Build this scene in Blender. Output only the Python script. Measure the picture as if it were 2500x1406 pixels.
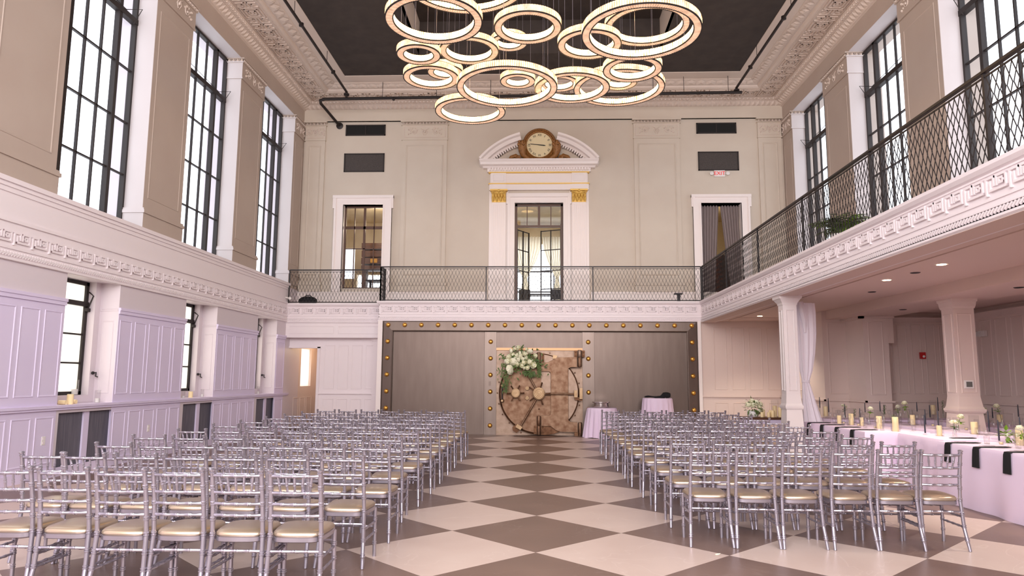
import bpy, math, random
from mathutils import Vector, Matrix, Euler
random.seed(7)
PI = math.pi
scene = bpy.context.scene
for o in list(bpy.data.objects):
    bpy.data.objects.remove(o)
COL = scene.collection

# ---------------------------------------------------------------- camera
YAW, PITCH, ROLL = -0.0399248977, 0.127418231, 0.00576501285
FPX = 1722.5292
CAMPOS = Vector((0.03646, -6.66476, 1.56682))
def cam_axes():
    cy, sy, cp, sp = math.cos(YAW), math.sin(YAW), math.cos(PITCH), math.sin(PITCH)
    f = Vector((sy * cp, cy * cp, sp)); r = Vector((cy, -sy, 0)); u = r.cross(f)
    cr, sr = math.cos(ROLL), math.sin(ROLL)
    return cr * r + sr * u, -sr * r + cr * u, f
R_, U_, F_ = cam_axes()
cam_data = bpy.data.cameras.new('camera')
cam_data.sensor_width = 36.0
cam_data.lens = FPX / 2500.0 * 36.0
cam_data.clip_end = 200
cam = bpy.data.objects.new('camera', cam_data)
m = Matrix((R_, U_, -F_)).transposed().to_4x4()
m.translation = CAMPOS
cam.matrix_world = m
COL.objects.link(cam)
scene.camera = cam

# ---------------------------------------------------------------- world, lights, exposure
scene.view_settings.view_transform = 'Standard'
scene.view_settings.look = 'None'
scene.view_settings.gamma = 1.0
scene.view_settings.use_curve_mapping = False
scene.view_settings.exposure = EXPOSURE = 0.0
scene.cycles.use_denoising = True
scene.cycles.max_bounces = 8
scene.cycles.diffuse_bounces = 5
scene.cycles.glossy_bounces = 4
scene.cycles.transparent_max_bounces = 16
scene.cycles.transmission_bounces = 6
scene.cycles.caustics_reflective = False
scene.cycles.caustics_refractive = False
scene.cycles.sample_clamp_indirect = 6.0
world = bpy.data.worlds.new('overcast_sky')
scene.world = world
world.use_nodes = True
wn = world.node_tree.nodes
wn['Background'].inputs[0].default_value = (0.96, 0.97, 1.0, 1)
wn['Background'].inputs[1].default_value = SKY = 2.8

def area_light(name, loc, rot, sx, sy, energy, color=(1, 1, 1), portal=False):
    d = bpy.data.lights.new(name, 'AREA')
    d.shape = 'RECTANGLE'; d.size = sx; d.size_y = sy; d.energy = energy; d.color = color
    if portal:
        d.cycles.is_portal = True
    o = bpy.data.objects.new(name, d)
    o.location = loc; o.rotation_euler = rot
    COL.objects.link(o)
    return o
WINL = [(-8.06, -5.6), (-4.13, -1.67), (-0.16, 2.3), (3.79, 6.23), (7.66, 10.17), (11.6, 14.07)]
WINR = [(-8.0, -5.5), (-4.05, -1.57), (-0.08, 2.4), (3.87, 6.33), (7.74, 10.25), (11.72, 14.13)]
# soft fill light added behind the camera, no real fixture there
area_light('added_rear_fill', (0.0, -8.9, 6.4), (math.radians(92), 0, 0), 13.0, 6.0, 2500, (1.0, 0.95, 0.97))

# ---------------------------------------------------------------- helpers
def lin(c):
    out = []
    for v in c[:3]:
        v = v / 255.0
        out.append(v / 12.92 if v <= 0.04045 else ((v + 0.055) / 1.055) ** 2.4)
    return tuple(out) + (1.0,)

def mat(name, c, rough=0.5, metal=0.0, c2=None, scale=6.0, bump=0.0, bscale=40.0, spec=0.5, emit=None, estr=0.0, detail=4.0, coords='Object', stretch=None, trans=0.0, sheen=0.0):
    m = bpy.data.materials.new(name); m.use_nodes = True
    nt = m.node_tree; n = nt.nodes; l = nt.links
    b = n['Principled BSDF']
    b.inputs['Base Color'].default_value = lin(c)
    b.inputs['Roughness'].default_value = rough
    b.inputs['Metallic'].default_value = metal
    b.inputs['Specular IOR Level'].default_value = spec
    if trans: b.inputs['Transmission Weight'].default_value = trans
    if sheen: b.inputs['Sheen Weight'].default_value = sheen
    tc = n.new('ShaderNodeTexCoord')
    src = tc.outputs[coords]
    if stretch:
        mp = n.new('ShaderNodeMapping'); mp.inputs['Scale'].default_value = stretch
        l.new(src, mp.inputs[0]); src = mp.outputs[0]
    if c2 is not None:
        nz = n.new('ShaderNodeTexNoise'); nz.inputs['Scale'].default_value = scale; nz.inputs['Detail'].default_value = detail
        l.new(src, nz.inputs['Vector'])
        rp = n.new('ShaderNodeValToRGB')
        rp.color_ramp.elements[0].position = 0.35; rp.color_ramp.elements[1].position = 0.68
        rp.color_ramp.elements[0].color = lin(c); rp.color_ramp.elements[1].color = lin(c2)
        l.new(nz.outputs['Fac'], rp.inputs[0]); l.new(rp.outputs[0], b.inputs['Base Color'])
    if bump:
        nb = n.new('ShaderNodeTexNoise'); nb.inputs['Scale'].default_value = bscale; nb.inputs['Detail'].default_value = 3
        l.new(src, nb.inputs['Vector'])
        bp = n.new('ShaderNodeBump'); bp.inputs['Strength'].default_value = bump; bp.inputs['Distance'].default_value = 0.01
        l.new(nb.outputs['Fac'], bp.inputs['Height']); l.new(bp.outputs[0], b.inputs['Normal'])
    if emit:
        b.inputs['Emission Color'].default_value = lin(emit); b.inputs['Emission Strength'].default_value = estr
    return m

def pane_mat(name, tint, gloss=0.08, frost=0.0):
    m = bpy.data.materials.new(name); m.use_nodes = True
    nt = m.node_tree; n = nt.nodes; l = nt.links
    n.remove(n['Principled BSDF'])
    t = n.new('ShaderNodeBsdfTransparent'); t.inputs[0].default_value = lin(tint)
    g = n.new('ShaderNodeBsdfGlossy'); g.inputs['Roughness'].default_value = 0.03
    mx = n.new('ShaderNodeMixShader'); fr = n.new('ShaderNodeLayerWeight'); fr.inputs[0].default_value = 0.5
    pw = n.new('ShaderNodeMath'); pw.operation = 'POWER'; pw.inputs[1].default_value = 4.0
    ma = n.new('ShaderNodeMath'); ma.operation = 'MULTIPLY_ADD'; ma.inputs[1].default_value = 0.35; ma.inputs[2].default_value = gloss / 2
    l.new(fr.outputs['Facing'], pw.inputs[0]); l.new(pw.outputs[0], ma.inputs[0]); l.new(ma.outputs[0], mx.inputs[0]); l.new(t.outputs[0], mx.inputs[1]); l.new(g.outputs[0], mx.inputs[2])
    out = mx.outputs[0]
    if frost:
        tl = n.new('ShaderNodeBsdfTranslucent'); tl.inputs[0].default_value = lin(tint)
        m2 = n.new('ShaderNodeMixShader'); m2.inputs[0].default_value = frost
        l.new(out, m2.inputs[1]); l.new(tl.outputs[0], m2.inputs[2]); out = m2.outputs[0]
    l.new(out, n['Material Output'].inputs[0])
    return m

class MB:
    """collects shapes and links them as ONE mesh object"""
    def __init__(s): s.v = []; s.f = []
    def add(s, vs, fs):
        o = len(s.v); s.v += [tuple(p) for p in vs]; s.f += [tuple(i + o for i in f) for f in fs]; return s
    def box(s, x0, x1, y0, y1, z0, z1):
        if x0 > x1: x0, x1 = x1, x0
        if y0 > y1: y0, y1 = y1, y0
        if z0 > z1: z0, z1 = z1, z0
        return s.add([(x0,y0,z0),(x1,y0,z0),(x1,y1,z0),(x0,y1,z0),(x0,y0,z1),(x1,y0,z1),(x1,y1,z1),(x0,y1,z1)],
                     [(3,2,1,0),(4,5,6,7),(0,1,5,4),(1,2,6,5),(2,3,7,6),(3,0,4,7)])
    def obox(s, c, ax, ay, az, hx, hy, hz):
        """oriented box: centre, axes, half sizes"""
        c, ax, ay, az = Vector(c), Vector(ax), Vector(ay), Vector(az)
        P = [c + ax*hx*i + ay*hy*j + az*hz*k for k in (-1,1) for j in (-1,1) for i in (-1,1)]
        return s.add(P, [(2,3,1,0),(4,5,7,6),(0,1,5,4),(1,3,7,5),(3,2,6,7),(2,0,4,6)])
    def bar(s, a, b, w, h, up=(0,0,1)):
        a, b = Vector(a), Vector(b); d = (b-a); L = d.length
        if L < 1e-6: return s
        d = d / L; up = Vector(up); sx = d.cross(up)
        if sx.length < 1e-4: sx = d.cross(Vector((1,0,0)))
        sx.normalize(); u = sx.cross(d).normalized()
        return s.obox((a+b)/2, d, sx, u, L/2, w/2, h/2)
    def tube(s, pts, r, n=8, cap=True):
        pts = [Vector(p) for p in pts]; rs = r if isinstance(r, (list, tuple)) else [r]*len(pts)
        rings = []; prev = None
        for i, p in enumerate(pts):
            t = (pts[min(i+1, len(pts)-1)] - pts[max(i-1, 0)])
            t = t.normalized() if t.length > 1e-9 else Vector((0,0,1))
            if prev is None:
                a = t.cross(Vector((0,0,1)) if abs(t.z) < .9 else Vector((1,0,0))).normalized()
            else:
                a = (prev - t*prev.dot(t)).normalized()
            prev = a; b = t.cross(a)
            rings.append([p + (a*math.cos(2*PI*k/n) + b*math.sin(2*PI*k/n))*rs[i] for k in range(n)])
        vs = [q for rg in rings for q in rg]; fs = []
        for i in range(len(pts)-1):
            for k in range(n):
                fs.append((i*n+k, i*n+(k+1)%n, (i+1)*n+(k+1)%n, (i+1)*n+k))
        if cap:
            fs.append(tuple(range(n))[::-1]); fs.append(tuple((len(pts)-1)*n+k for k in range(n)))
        return s.add(vs, fs)
    def lathe(s, prof, c=(0,0,0), n=16, axis='z', sx=1.0, sy=1.0):
        """prof list of (r, h) around axis at c"""
        vs = []; fs = []
        for r, h in prof:
            for k in range(n):
                a = 2*PI*k/n; x, y = r*math.cos(a)*sx, r*math.sin(a)*sy
                p = (x, y, h) if axis == 'z' else ((x, -h, y) if axis == 'y' else (h, x, y))
                vs.append((p[0]+c[0], p[1]+c[1], p[2]+c[2]))
        for i in range(len(prof)-1):
            for k in range(n):
                fs.append((i*n+k, i*n+(k+1)%n, (i+1)*n+(k+1)%n, (i+1)*n+k))
        closed = prof[0] == prof[-1]
        if prof[0][0] > 1e-5 and not closed: fs.append(tuple(range(n))[::-1])
        if prof[-1][0] > 1e-5 and not closed: fs.append(tuple((len(prof)-1)*n+k for k in range(n)))
        return s.add(vs, fs)
    def ball(s, c, r, n=8, m=5, sx=1, sy=1, sz=1):
        pr = [(max(r*math.sin(PI*i/m), 1e-6), -r*math.cos(PI*i/m)*sz) for i in range(m+1)]
        return s.lathe(pr, c, n, 'z', sx, sy)
    def poly(s, pts, d):
        """extrude a planar polygon (list of 3D points) by vector d"""
        pts = [Vector(p) for p in pts]; d = Vector(d); n = len(pts)
        return s.add(pts + [p + d for p in pts], [tuple(range(n))[::-1], tuple(range(n, 2*n))] + [(i, (i+1)%n, n+(i+1)%n, n+i) for i in range(n)])
    def sweep(s, prof, frames):
        """prof: closed list of (a, b); frames: list of (origin, ax, bx)"""
        n = len(prof); vs = []; fs = []
        for o, ax, bx in frames:
            o, ax, bx = Vector(o), Vector(ax), Vector(bx)
            vs += [o + ax*a + bx*b for a, b in prof]
        for i in range(len(frames)-1):
            for k in range(n):
                fs.append((i*n+k, i*n+(k+1)%n, (i+1)*n+(k+1)%n, (i+1)*n+k))
        fs.append(tuple(range(n))[::-1]); fs.append(tuple((len(frames)-1)*n+k for k in range(n)))
        return s.add(vs, fs)
    def mesh(s, name, m=None, smooth=False):
        me = bpy.data.meshes.new(name); me.from_pydata(s.v, [], s.f)
        if m: me.materials.append(m)
        if smooth: me.polygons.foreach_set('use_smooth', [True]*len(me.polygons))
        me.update(); return me
    def build(s, name, m, parent=None, smooth=False, fix=True):
        me = s.mesh(name, m, smooth)
        if fix:
            import bmesh
            bm = bmesh.new(); bm.from_mesh(me); bmesh.ops.recalc_face_normals(bm, faces=bm.faces); bm.to_mesh(me); bm.free()
        if smooth: auto_smooth(me)
        return inst(name, me, parent)
def auto_smooth(me, ang=0.7):
    try:
        me.set_sharp_from_angle(angle=ang)
    except Exception: pass
def inst(name, me, parent=None, loc=None, rot=None, scale=None):
    o = bpy.data.objects.new(name, me); COL.objects.link(o)
    if parent: o.parent = parent
    if loc: o.location = loc
    if rot: o.rotation_euler = rot
    if scale: o.scale = scale
    return o
def thing(name, label, cat, loc=(0,0,0), rz=0.0, group=None):
    o = bpy.data.objects.new(name, None); COL.objects.link(o); o.empty_display_size = 0.1
    o.location = loc; o.rotation_euler = (0, 0, rz)
    return tag(o, label, cat, group)
def tag(o, label, cat=None, group=None, kind=None):
    o['label'] = label
    if cat: o['category'] = cat
    if group: o['group'] = group
    if kind: o['kind'] = kind
    return o
def struct(o, label=None):
    o['kind'] = 'structure'
    if label: o['label'] = label
    return o
def copy_tree(o, parent=None):
    c = o.copy(); COL.objects.link(c); c.parent = parent
    for ch in list(o.children): copy_tree(ch, c)
    return c

# ---------------------------------------------------------------- materials
M = {}
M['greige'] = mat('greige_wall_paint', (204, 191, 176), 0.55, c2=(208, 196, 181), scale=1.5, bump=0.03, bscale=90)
M['greige_shaded'] = mat('greige_shade_darkened', (180, 163, 151), 0.55, c2=(184, 168, 156), scale=1.5, bump=0.03, bscale=90)  # backlit shade of the long walls put into a darker greige
M['colpaint'] = mat('soft_white_column_paint', (222, 212, 211), 0.45)
M['moulding'] = mat('pale_grey_plaster', (212, 196, 184), 0.55, bump=0.03, bscale=120)
M['reveal'] = mat('reveal_paint', (206, 198, 198), 0.6)
M['lowwall'] = mat('grey_white_wall_paint', (218, 207, 212), 0.5)
M['white'] = mat('white_trim_paint', (240, 230, 226), 0.4)
M['lilac'] = mat('wainscot_lilac_lit', (222, 210, 236), 0.45, c2=(225, 214, 238), scale=1.2)  # lilac tint stands in for lavender light low on the left wall
M['fascia'] = mat('off_white_plaster', (236, 226, 228), 0.5)
M['soffit'] = mat('ceiling_plaster', (216, 194, 184), 0.6)
M['tan'] = mat('warm_grey_panel_paint', (222, 204, 196), 0.5)
M['dark_ceiling'] = mat('dark_brown_ceiling', (52, 44, 41), 0.85, c2=(62, 53, 49), scale=3)
M['black'] = mat('black_void', (8, 7, 7), 0.8)
M['bronze'] = mat('dark_bronze_window_frame', (36, 27, 25), 0.6)
M['brownframe'] = mat('brown_door_frame', (86, 56, 42), 0.45)
M['iron'] = mat('black_iron', (38, 33, 34), 0.45, 0.3)
M['pipe'] = mat('black_pipe', (34, 26, 25), 0.5, 0.2)
M['pane'] = pane_mat('window_glass', (250, 252, 255))
M['frost'] = pane_mat('frosted_glass', (255, 250, 240), frost=0.85)
M['brass'] = mat('brass_bolt', (232, 178, 92), 0.3, 0.8, c2=(214, 150, 66), scale=30)
M['gold'] = mat('gilded_plaster', (230, 190, 100), 0.45, 0.3)
M['goldwood'] = mat('carved_gilt_wood', (160, 108, 52), 0.5, 0.1, c2=(120, 78, 36), scale=25)
M['black_cloth'] = mat('black_cloth', (20, 19, 22), 0.9)
M['linen'] = mat('white_linen_lilac_lit', (232, 212, 234), 0.8, bump=0.05, bscale=300)  # lavender light on white linen put into the base colour
M['drape'] = mat('white_voile_drape', (232, 224, 232), 0.8)
M['greydrape'] = mat('taupe_curtain', (150, 136, 134), 0.8)
M['candle'] = mat('ivory_candle_wax', (250, 228, 178), 0.5)
M['taper'] = mat('charcoal_taper_candle', (45, 45, 58), 0.4)
M['petal'] = mat('ivory_petal', (246, 243, 222), 0.6, c2=(236, 236, 200), scale=12)
M['leaf'] = mat('green_leaf', (70, 96, 50), 0.55, c2=(104, 126, 66), scale=14)
M['limeleaf'] = mat('lime_green_leaf', (136, 172, 40), 0.5, c2=(96, 140, 40), scale=14)
M['silver'] = mat('silver_painted_wood', (184, 178, 190), 0.3, 0.8)
M['red'] = mat('red_plastic', (190, 24, 30), 0.35)
M['plastic'] = mat('white_plastic', (232, 228, 224), 0.4)
M['brick'] = mat('red_brick', (124, 70, 44), 0.85, c2=(88, 46, 30), scale=8)
M['wood'] = mat('dark_walnut', (106, 66, 36), 0.45, c2=(70, 40, 22), scale=5, stretch=(1, 1, 6))
# ================================================================ STRUCTURE
XL, XR, YB = -7.55, 7.63, 15.0
YV, YF, XF = 13.5, 13.42, 4.6          # vault plane, balcony fascia planes
YREAR = -9.3
def grid_wall(mb, axis, p0, p1, u0, u1, z0, z1, openings):
    us = sorted({u0, u1, *[v for o in openings for v in o[:2]]}); us = [u for u in us if u0 <= u <= u1]
    for a, b in zip(us, us[1:]):
        mid = (a + b) / 2
        holes = sorted((o[2], o[3]) for o in openings if o[0] < mid < o[1])
        z = z0
        for h0, h1 in holes + [(z1, z1)]:
            if h0 - z > 1e-4:
                if axis == 'x': mb.box(p0, p1, a, b, z, h0)
                else: mb.box(a, b, p0, p1, z, h0)
            z = max(z, h1)
    return mb

# ---- floor with diamond tiles
DT = 0.87
floor = struct(MB().box(-9.0, 10.2, YREAR - 0.5, 19.0, -0.3, -0.012).build('floor', mat('floor_screed', (90, 80, 74), 0.8)), 'polished floor of large diamond tiles in beige and charcoal')
def tile_mat(name, c, c2, cv, vein):
    m = bpy.data.materials.new(name); m.use_nodes = True
    nt = m.node_tree; n = nt.nodes; l = nt.links; b = n['Principled BSDF']
    g = n.new('ShaderNodeNewGeometry'); oi = n.new('ShaderNodeObjectInfo')
    ad = n.new('ShaderNodeVectorMath'); ad.operation = 'MULTIPLY_ADD'; ad.inputs[1].default_value = (1, 1, 1)
    mu = n.new('ShaderNodeMath'); mu.operation = 'MULTIPLY'; mu.inputs[1].default_value = 40
    l.new(oi.outputs['Random'], mu.inputs[0]); l.new(g.outputs['Position'], ad.inputs[0]); l.new(mu.outputs[0], ad.inputs[2])
    n1 = n.new('ShaderNodeTexNoise'); n1.inputs['Scale'].default_value = 1.6; n1.inputs['Detail'].default_value = 6
    l.new(ad.outputs[0], n1.inputs['Vector'])
    r1 = n.new('ShaderNodeValToRGB'); r1.color_ramp.elements[0].color = lin(c); r1.color_ramp.elements[1].color = lin(c2)
    r1.color_ramp.elements[0].position = 0.35; r1.color_ramp.elements[1].position = 0.7
    l.new(n1.outputs['Fac'], r1.inputs[0])
    n2 = n.new('ShaderNodeTexNoise'); n2.inputs['Scale'].default_value = 0.9; n2.inputs['Detail'].default_value = 3; n2.inputs['Distortion'].default_value = 1.5
    l.new(ad.outputs[0], n2.inputs['Vector'])
    r2 = n.new('ShaderNodeValToRGB')
    e = r2.color_ramp.elements; e[0].position = 0.492; e[0].color = (0, 0, 0, 1); e[1].position = 0.508; e[1].color = (0, 0, 0, 1)
    k = e.new(0.5); k.color = (vein, vein, vein, 1)
    l.new(n2.outputs['Fac'], r2.inputs[0])
    mx = n.new('ShaderNodeMix'); mx.data_type = 'RGBA'; mx.inputs['B'].default_value = lin(cv)
    l.new(r2.outputs[0], mx.inputs['Factor']); l.new(r1.outputs[0], mx.inputs['A']); l.new(mx.outputs['Result'], b.inputs['Base Color'])
    r3 = n.new('ShaderNodeMapRange'); r3.inputs['To Min'].default_value = 0.3; r3.inputs['To Max'].default_value = 0.44
    l.new(n1.outputs['Fac'], r3.inputs[0]); l.new(r3.outputs[0], b.inputs['Roughness'])
    b.inputs['Specular IOR Level'].default_value = 0.5
    return m
TL = tile_mat('beige_marble_tile', (204, 182, 171), (212, 192, 181), (228, 212, 202), 0.35)
TD = tile_mat('charcoal_marble_tile', (112, 89, 79), (126, 102, 91), (156, 136, 126), 0.25)
def tile_mesh(m):
    h = DT - 0.0012
    return MB().poly([(h,0,-0.012),(0,h,-0.012),(-h,0,-0.012),(0,-h,-0.012)], (0,0,0.012)).mesh('floor_tile', m)
tm = [tile_mesh(TD), tile_mesh(TL)]
for j in range(-9, 17):
    for i in range(-9, 12):
        if (i + j) % 2 == 0: continue
        if i * DT > 9.9 or (j > 15 and abs(i) > 6 and i > 0): continue
        inst('floor_tile', tm[i % 2], floor, (i*DT, j*DT, 0))

# ---- relief kits
def key_mesh(name, m, W, H, t=0.03, s=0.024):
    """one running-fret motif, W long (x), H high (z), proud in -y"""
    mb = MB()
    strokes = [[(0,0),(0,1),(.36,1),(.36,.48)], [(.18,.74),(.18,.2),(.93,.2),(.93,1),(.5,1),(.5,.46)], [(.62,.5),(.8,.5),(.8,.78),(.62,.78),(.62,.5)]]
    for st in strokes:
        for (a, b), (c, d) in zip(st, st[1:]):
            x0, x1 = sorted((a*W, c*W)); z0, z1 = sorted((b*H, d*H))
            mb.box(x0-s/2, x1+s/2, -t, 0.002, z0-s/2, z1+s/2)
    return mb.mesh(name, m)
def run_keys(parent, me, start, dirv, L, W, normal_rot):
    n = int(L / W); W2 = L / n
    for k in range(n):
        p = Vector(start) + Vector(dirv) * (k * W2 + 0.03)
        inst('greek_key_motif', me, parent, p, (0, 0, normal_rot))
def frame_mesh(w, h, mw=0.035, t=0.009):
    """picture-frame moulding round a sunk panel, in xz, proud in -y, origin bottom left"""
    mb = MB()
    o = [(0,0),(w,0),(w,h),(0,h)]; q = mw/3
    def ring(d, y): return [(d,y,d),(w-d,y,d),(w-d,y,h-d),(d,y,h-d)]
    R = [ring(0,0.003), ring(q,-t), ring(2*q,-t*0.8), ring(mw,0.003)]
    vs = [p for r in R for p in r]; fs = []
    for i in range(3):
        for k in range(4): fs.append((i*4+k, i*4+(k+1)%4, (i+1)*4+(k+1)%4, (i+1)*4+k))
    mb.add(vs, fs); return mb
_fm = {}
def panel(parent, name, m, w, h, origin, rz, mw=0.035, t=0.009):
    key = (round(w,3), round(h,3), m.name, mw, t)
    if key not in _fm:
        me = frame_mesh(w, h, mw, t).mesh(name, m); _fm[key] = me
    return inst(name, _fm[key], parent, origin, (0,0,rz))
RL, RB, RR = PI/2, 0.0, -PI/2        # kit faces: left wall faces +x, back wall faces -y, right wall faces -x
def beads(mb, a, b, pitch, r, n, tilt=0.5, flat=0.6):
    """rope moulding: row of slanted lozenges from a to b, n = outward normal"""
    a, b, n = Vector(a), Vector(b), Vector(n); d = (b - a); L = d.length; d.normalize(); up = Vector((0,0,1))
    e = (d + up*tilt*1.6).normalized(); f = n.cross(e).normalized()
    for k in range(int(L / pitch)):
        c = a + d*((k + .5)*pitch)
        mb.obox(c, e, f, n, r*1.25, r*0.42, r*flat)
def eggs(mb, a, b, pitch, w, h, n, down):
    """egg-and-dart row: half-ellipsoids; n outward, down the long axis"""
    a, b, n, down = Vector(a), Vector(b), Vector(n).normalized(), Vector(down).normalized()
    d = b - a; L = d.length; d.normalize()
    N = int(L / pitch)
    for k in range(N):
        c = a + d*((k + .5)*L/N)
        P = [c + n*w*0.9]
        ring = [c + d*w*math.cos(t) + down*h*math.sin(t) for t in [i*PI/3 for i in range(6)]]
        mb.add(P + ring, [(0, 1+i, 1+(i+1)%6) for i in range(6)])
        mb.obox(c + d*L/N/2, d, down, n, w*0.12, h*0.8, w*0.5)
def scroll_mesh(W, H, t=0.03):
    """carved acanthus scroll in xz, proud in -y, centred"""
    mb = MB()
    def spiral(cx, cz, r, s, ph):
        pts = []; rr = []
        for i in range(15):
            a = ph + s*i*0.55; q = r*(1 - i/16)
            pts.append((cx + q*math.cos(a), -t*0.45, cz + q*math.sin(a))); rr.append(max(t*0.55*(1 - i/22), 0.006))
        mb.tube(pts, rr, 5)
        mb.ball((cx, -t*0.4, cz), r*0.26, 6, 4)
    r = H*0.36
    for sx in (-1, 1):
        spiral(sx*W*0.30, 0, r, sx, PI/2 if sx > 0 else PI/2)
        for k in range(5):
            a = -0.4 + k*0.75; cx = sx*W*0.30
            mb.ball((cx + sx*math.cos(a)*r*1.12, -t*0.2, math.sin(a)*r*1.12), r*0.24, 5, 3)
        mb.tube([(sx*W*0.02, -t*.4, -H*.38), (sx*W*0.07, -t*.5, -H*.05), (sx*W*0.03, -t*.5, H*.22), (sx*W*0.11, -t*.4, H*.38)], [t*.3, t*.5, t*.5, t*.3], 5)
        mb.ball((sx*W*0.45, -t*0.2, H*.25), r*.3, 5, 3); mb.ball((sx*W*0.45, -t*0.2, -H*.25), r*.3, 5, 3)
    mb.ball((0, -t*0.3, 0), r*0.4, 6, 4, sx=.7)
    return mb

# ---- left wall
LOWO = [(-7.55, -6.1), (-3.62, -2.17), (0.32, 1.77), (4.27, 5.72), (8.12, 9.6), (12.02, 13.4)]   # niches
GRIL = [(0.38, 1.88), (4.34, 5.87), (8.26, 9.79), (12.18, 13.63)]
ZL = 4.36
wl = MB()
grid_wall(wl, 'x', XL, XL - 0.35, YREAR, 15.4, 0, ZL - 0.1, [(a, b, 1.09, 3.23) for a, b in LOWO] + [(a, b, 0.06, 0.98) for a, b in GRIL])
grid_wall(wl, 'x', XL - 0.35, XL - 0.8, YREAR, 15.4, 0, ZL - 0.1, [(a + .14, b - .15, 1.24, 3.23) for a, b in LOWO])
grid_wall(wl, 'x', XL - 0.35, XL - 0.8, YREAR, 15.4, ZL - 0.1, 10.7, [(a, b, ZL, 9.62) for a, b in WINL])
wall_left = struct(wl.build('wall_left', M['lowwall']), 'left wall with wainscot, fret frieze and tall windows')
# upper part of the left wall: piers and architrave, greige
wu = MB()
grid_wall(wu, 'x', XL, XL - 0.38, YREAR, 15.4, ZL - 0.1, 10.7, [(a, b, ZL, 9.62) for a, b in WINL])
wu.build('upper_wall', M['greige_shaded'], wall_left)
rv = MB()
for a, b in WINL:   # white painted reveals and window heads
    for y0, y1 in ((a, a + .006), (b - .006, b)): rv.box(XL - .004, XL - .4, y0, y1, ZL, 9.62)
    rv.box(XL - .004, XL - .4, a, b, 9.612, 9.62)
rv.build('window_reveals', M['reveal'], wall_left)
lg = MB()
lg.box(XL - .3, XL + 0.10, YREAR, 14.1, ZL - .07, ZL); lg.box(XL - .3, XL + 0.07, YREAR, 14.1, ZL - .13, ZL - .07); lg.box(XL - .3, XL + 0.05, YREAR, 14.1, ZL - .2, ZL - .13)
lg.build('window_ledge', M['fascia'], wall_left)
fz = MB()
fz.box(XL - .02, XL + 0.03, YREAR, 14.1, 3.2, ZL - .2); fz.box(XL, XL + .06, YREAR, 14.1, 3.74, 3.79); fz.box(XL, XL + .05, YREAR, 14.1, 3.36, 3.40); fz.box(XL, XL + .045, YREAR, 14.1, 3.205, 3.235)
fz.build('frieze_band', M['fascia'], wall_left)
KW, KH = 0.365, 0.165
key_fascia = key_mesh("greek_key_motif", M["fascia"], 0.325, KH)
run_keys(wall_left, key_fascia, (XL + .031, 1.5, 3.435), (0, 1, 0), 12.5, KW, RL)
rp = MB(); beads(rp, (XL + .035, -0.6, 3.29), (XL + .035, 14.05, 3.29), 0.055, 0.034, (1, 0, 0))
o = rp.build('rope_moulding', M['fascia'], wall_left, fix=False); o['kind'] = 'stuff'
# wainscot
ws = MB()
piers = [(YREAR, LOWO[0][0])] + [(LOWO[k][1], LOWO[k+1][0]) for k in range(5)] + [(13.4, 14.1)]
for a, b in piers:
    ws.box(XL, XL + .045, a - .01, b + .01, 2.74, 2.79); ws.box(XL, XL + .03, a - .005, b + .005, 2.68, 2.74)
ws.build('wainscot_cap', M['lilac'], wall_left)
for a, b in piers: MB().box(XL, XL + .006, a, b, .1, 2.69).build('wainscot_board', M['lilac'], wall_left)
cr = MB()
cr.box(XL - .33, XL + .06, YREAR, 14.45, 1.065, 1.105); cr.box(XL, XL + .04, YREAR, 14.45, 1.03, 1.065); cr.box(XL, XL + .02, YREAR, 14.45, 0, .14)
cr.build('chair_rail', M['lilac'], wall_left)
for a, b in piers[2:]:
    n = max(1, round((b - a) / 0.47)); w = (b - a) / n
    for k in range(n):
        y = a + (k + .5) * w; pw = w - 0.09
        panel(wall_left, 'wainscot_panel', M['lilac'], pw, 1.34, (XL + .006, y - pw/2, 1.24), RL)
        panel(wall_left, 'wainscot_panel', M['lilac'], pw, 0.72, (XL + .006, y - pw/2, 0.22), RL)
for a, b in LOWO[2:]:
    panel(wall_left, 'reveal_panel', M['lowwall'], 0.22, 1.3, (XL - .29, b + .0, 1.26), RB, 0.03)
    panel(wall_left, 'reveal_cap', M['lowwall'], 0.34, 0.06, (XL - .345, b, 2.72), RB, 0.03)
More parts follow.
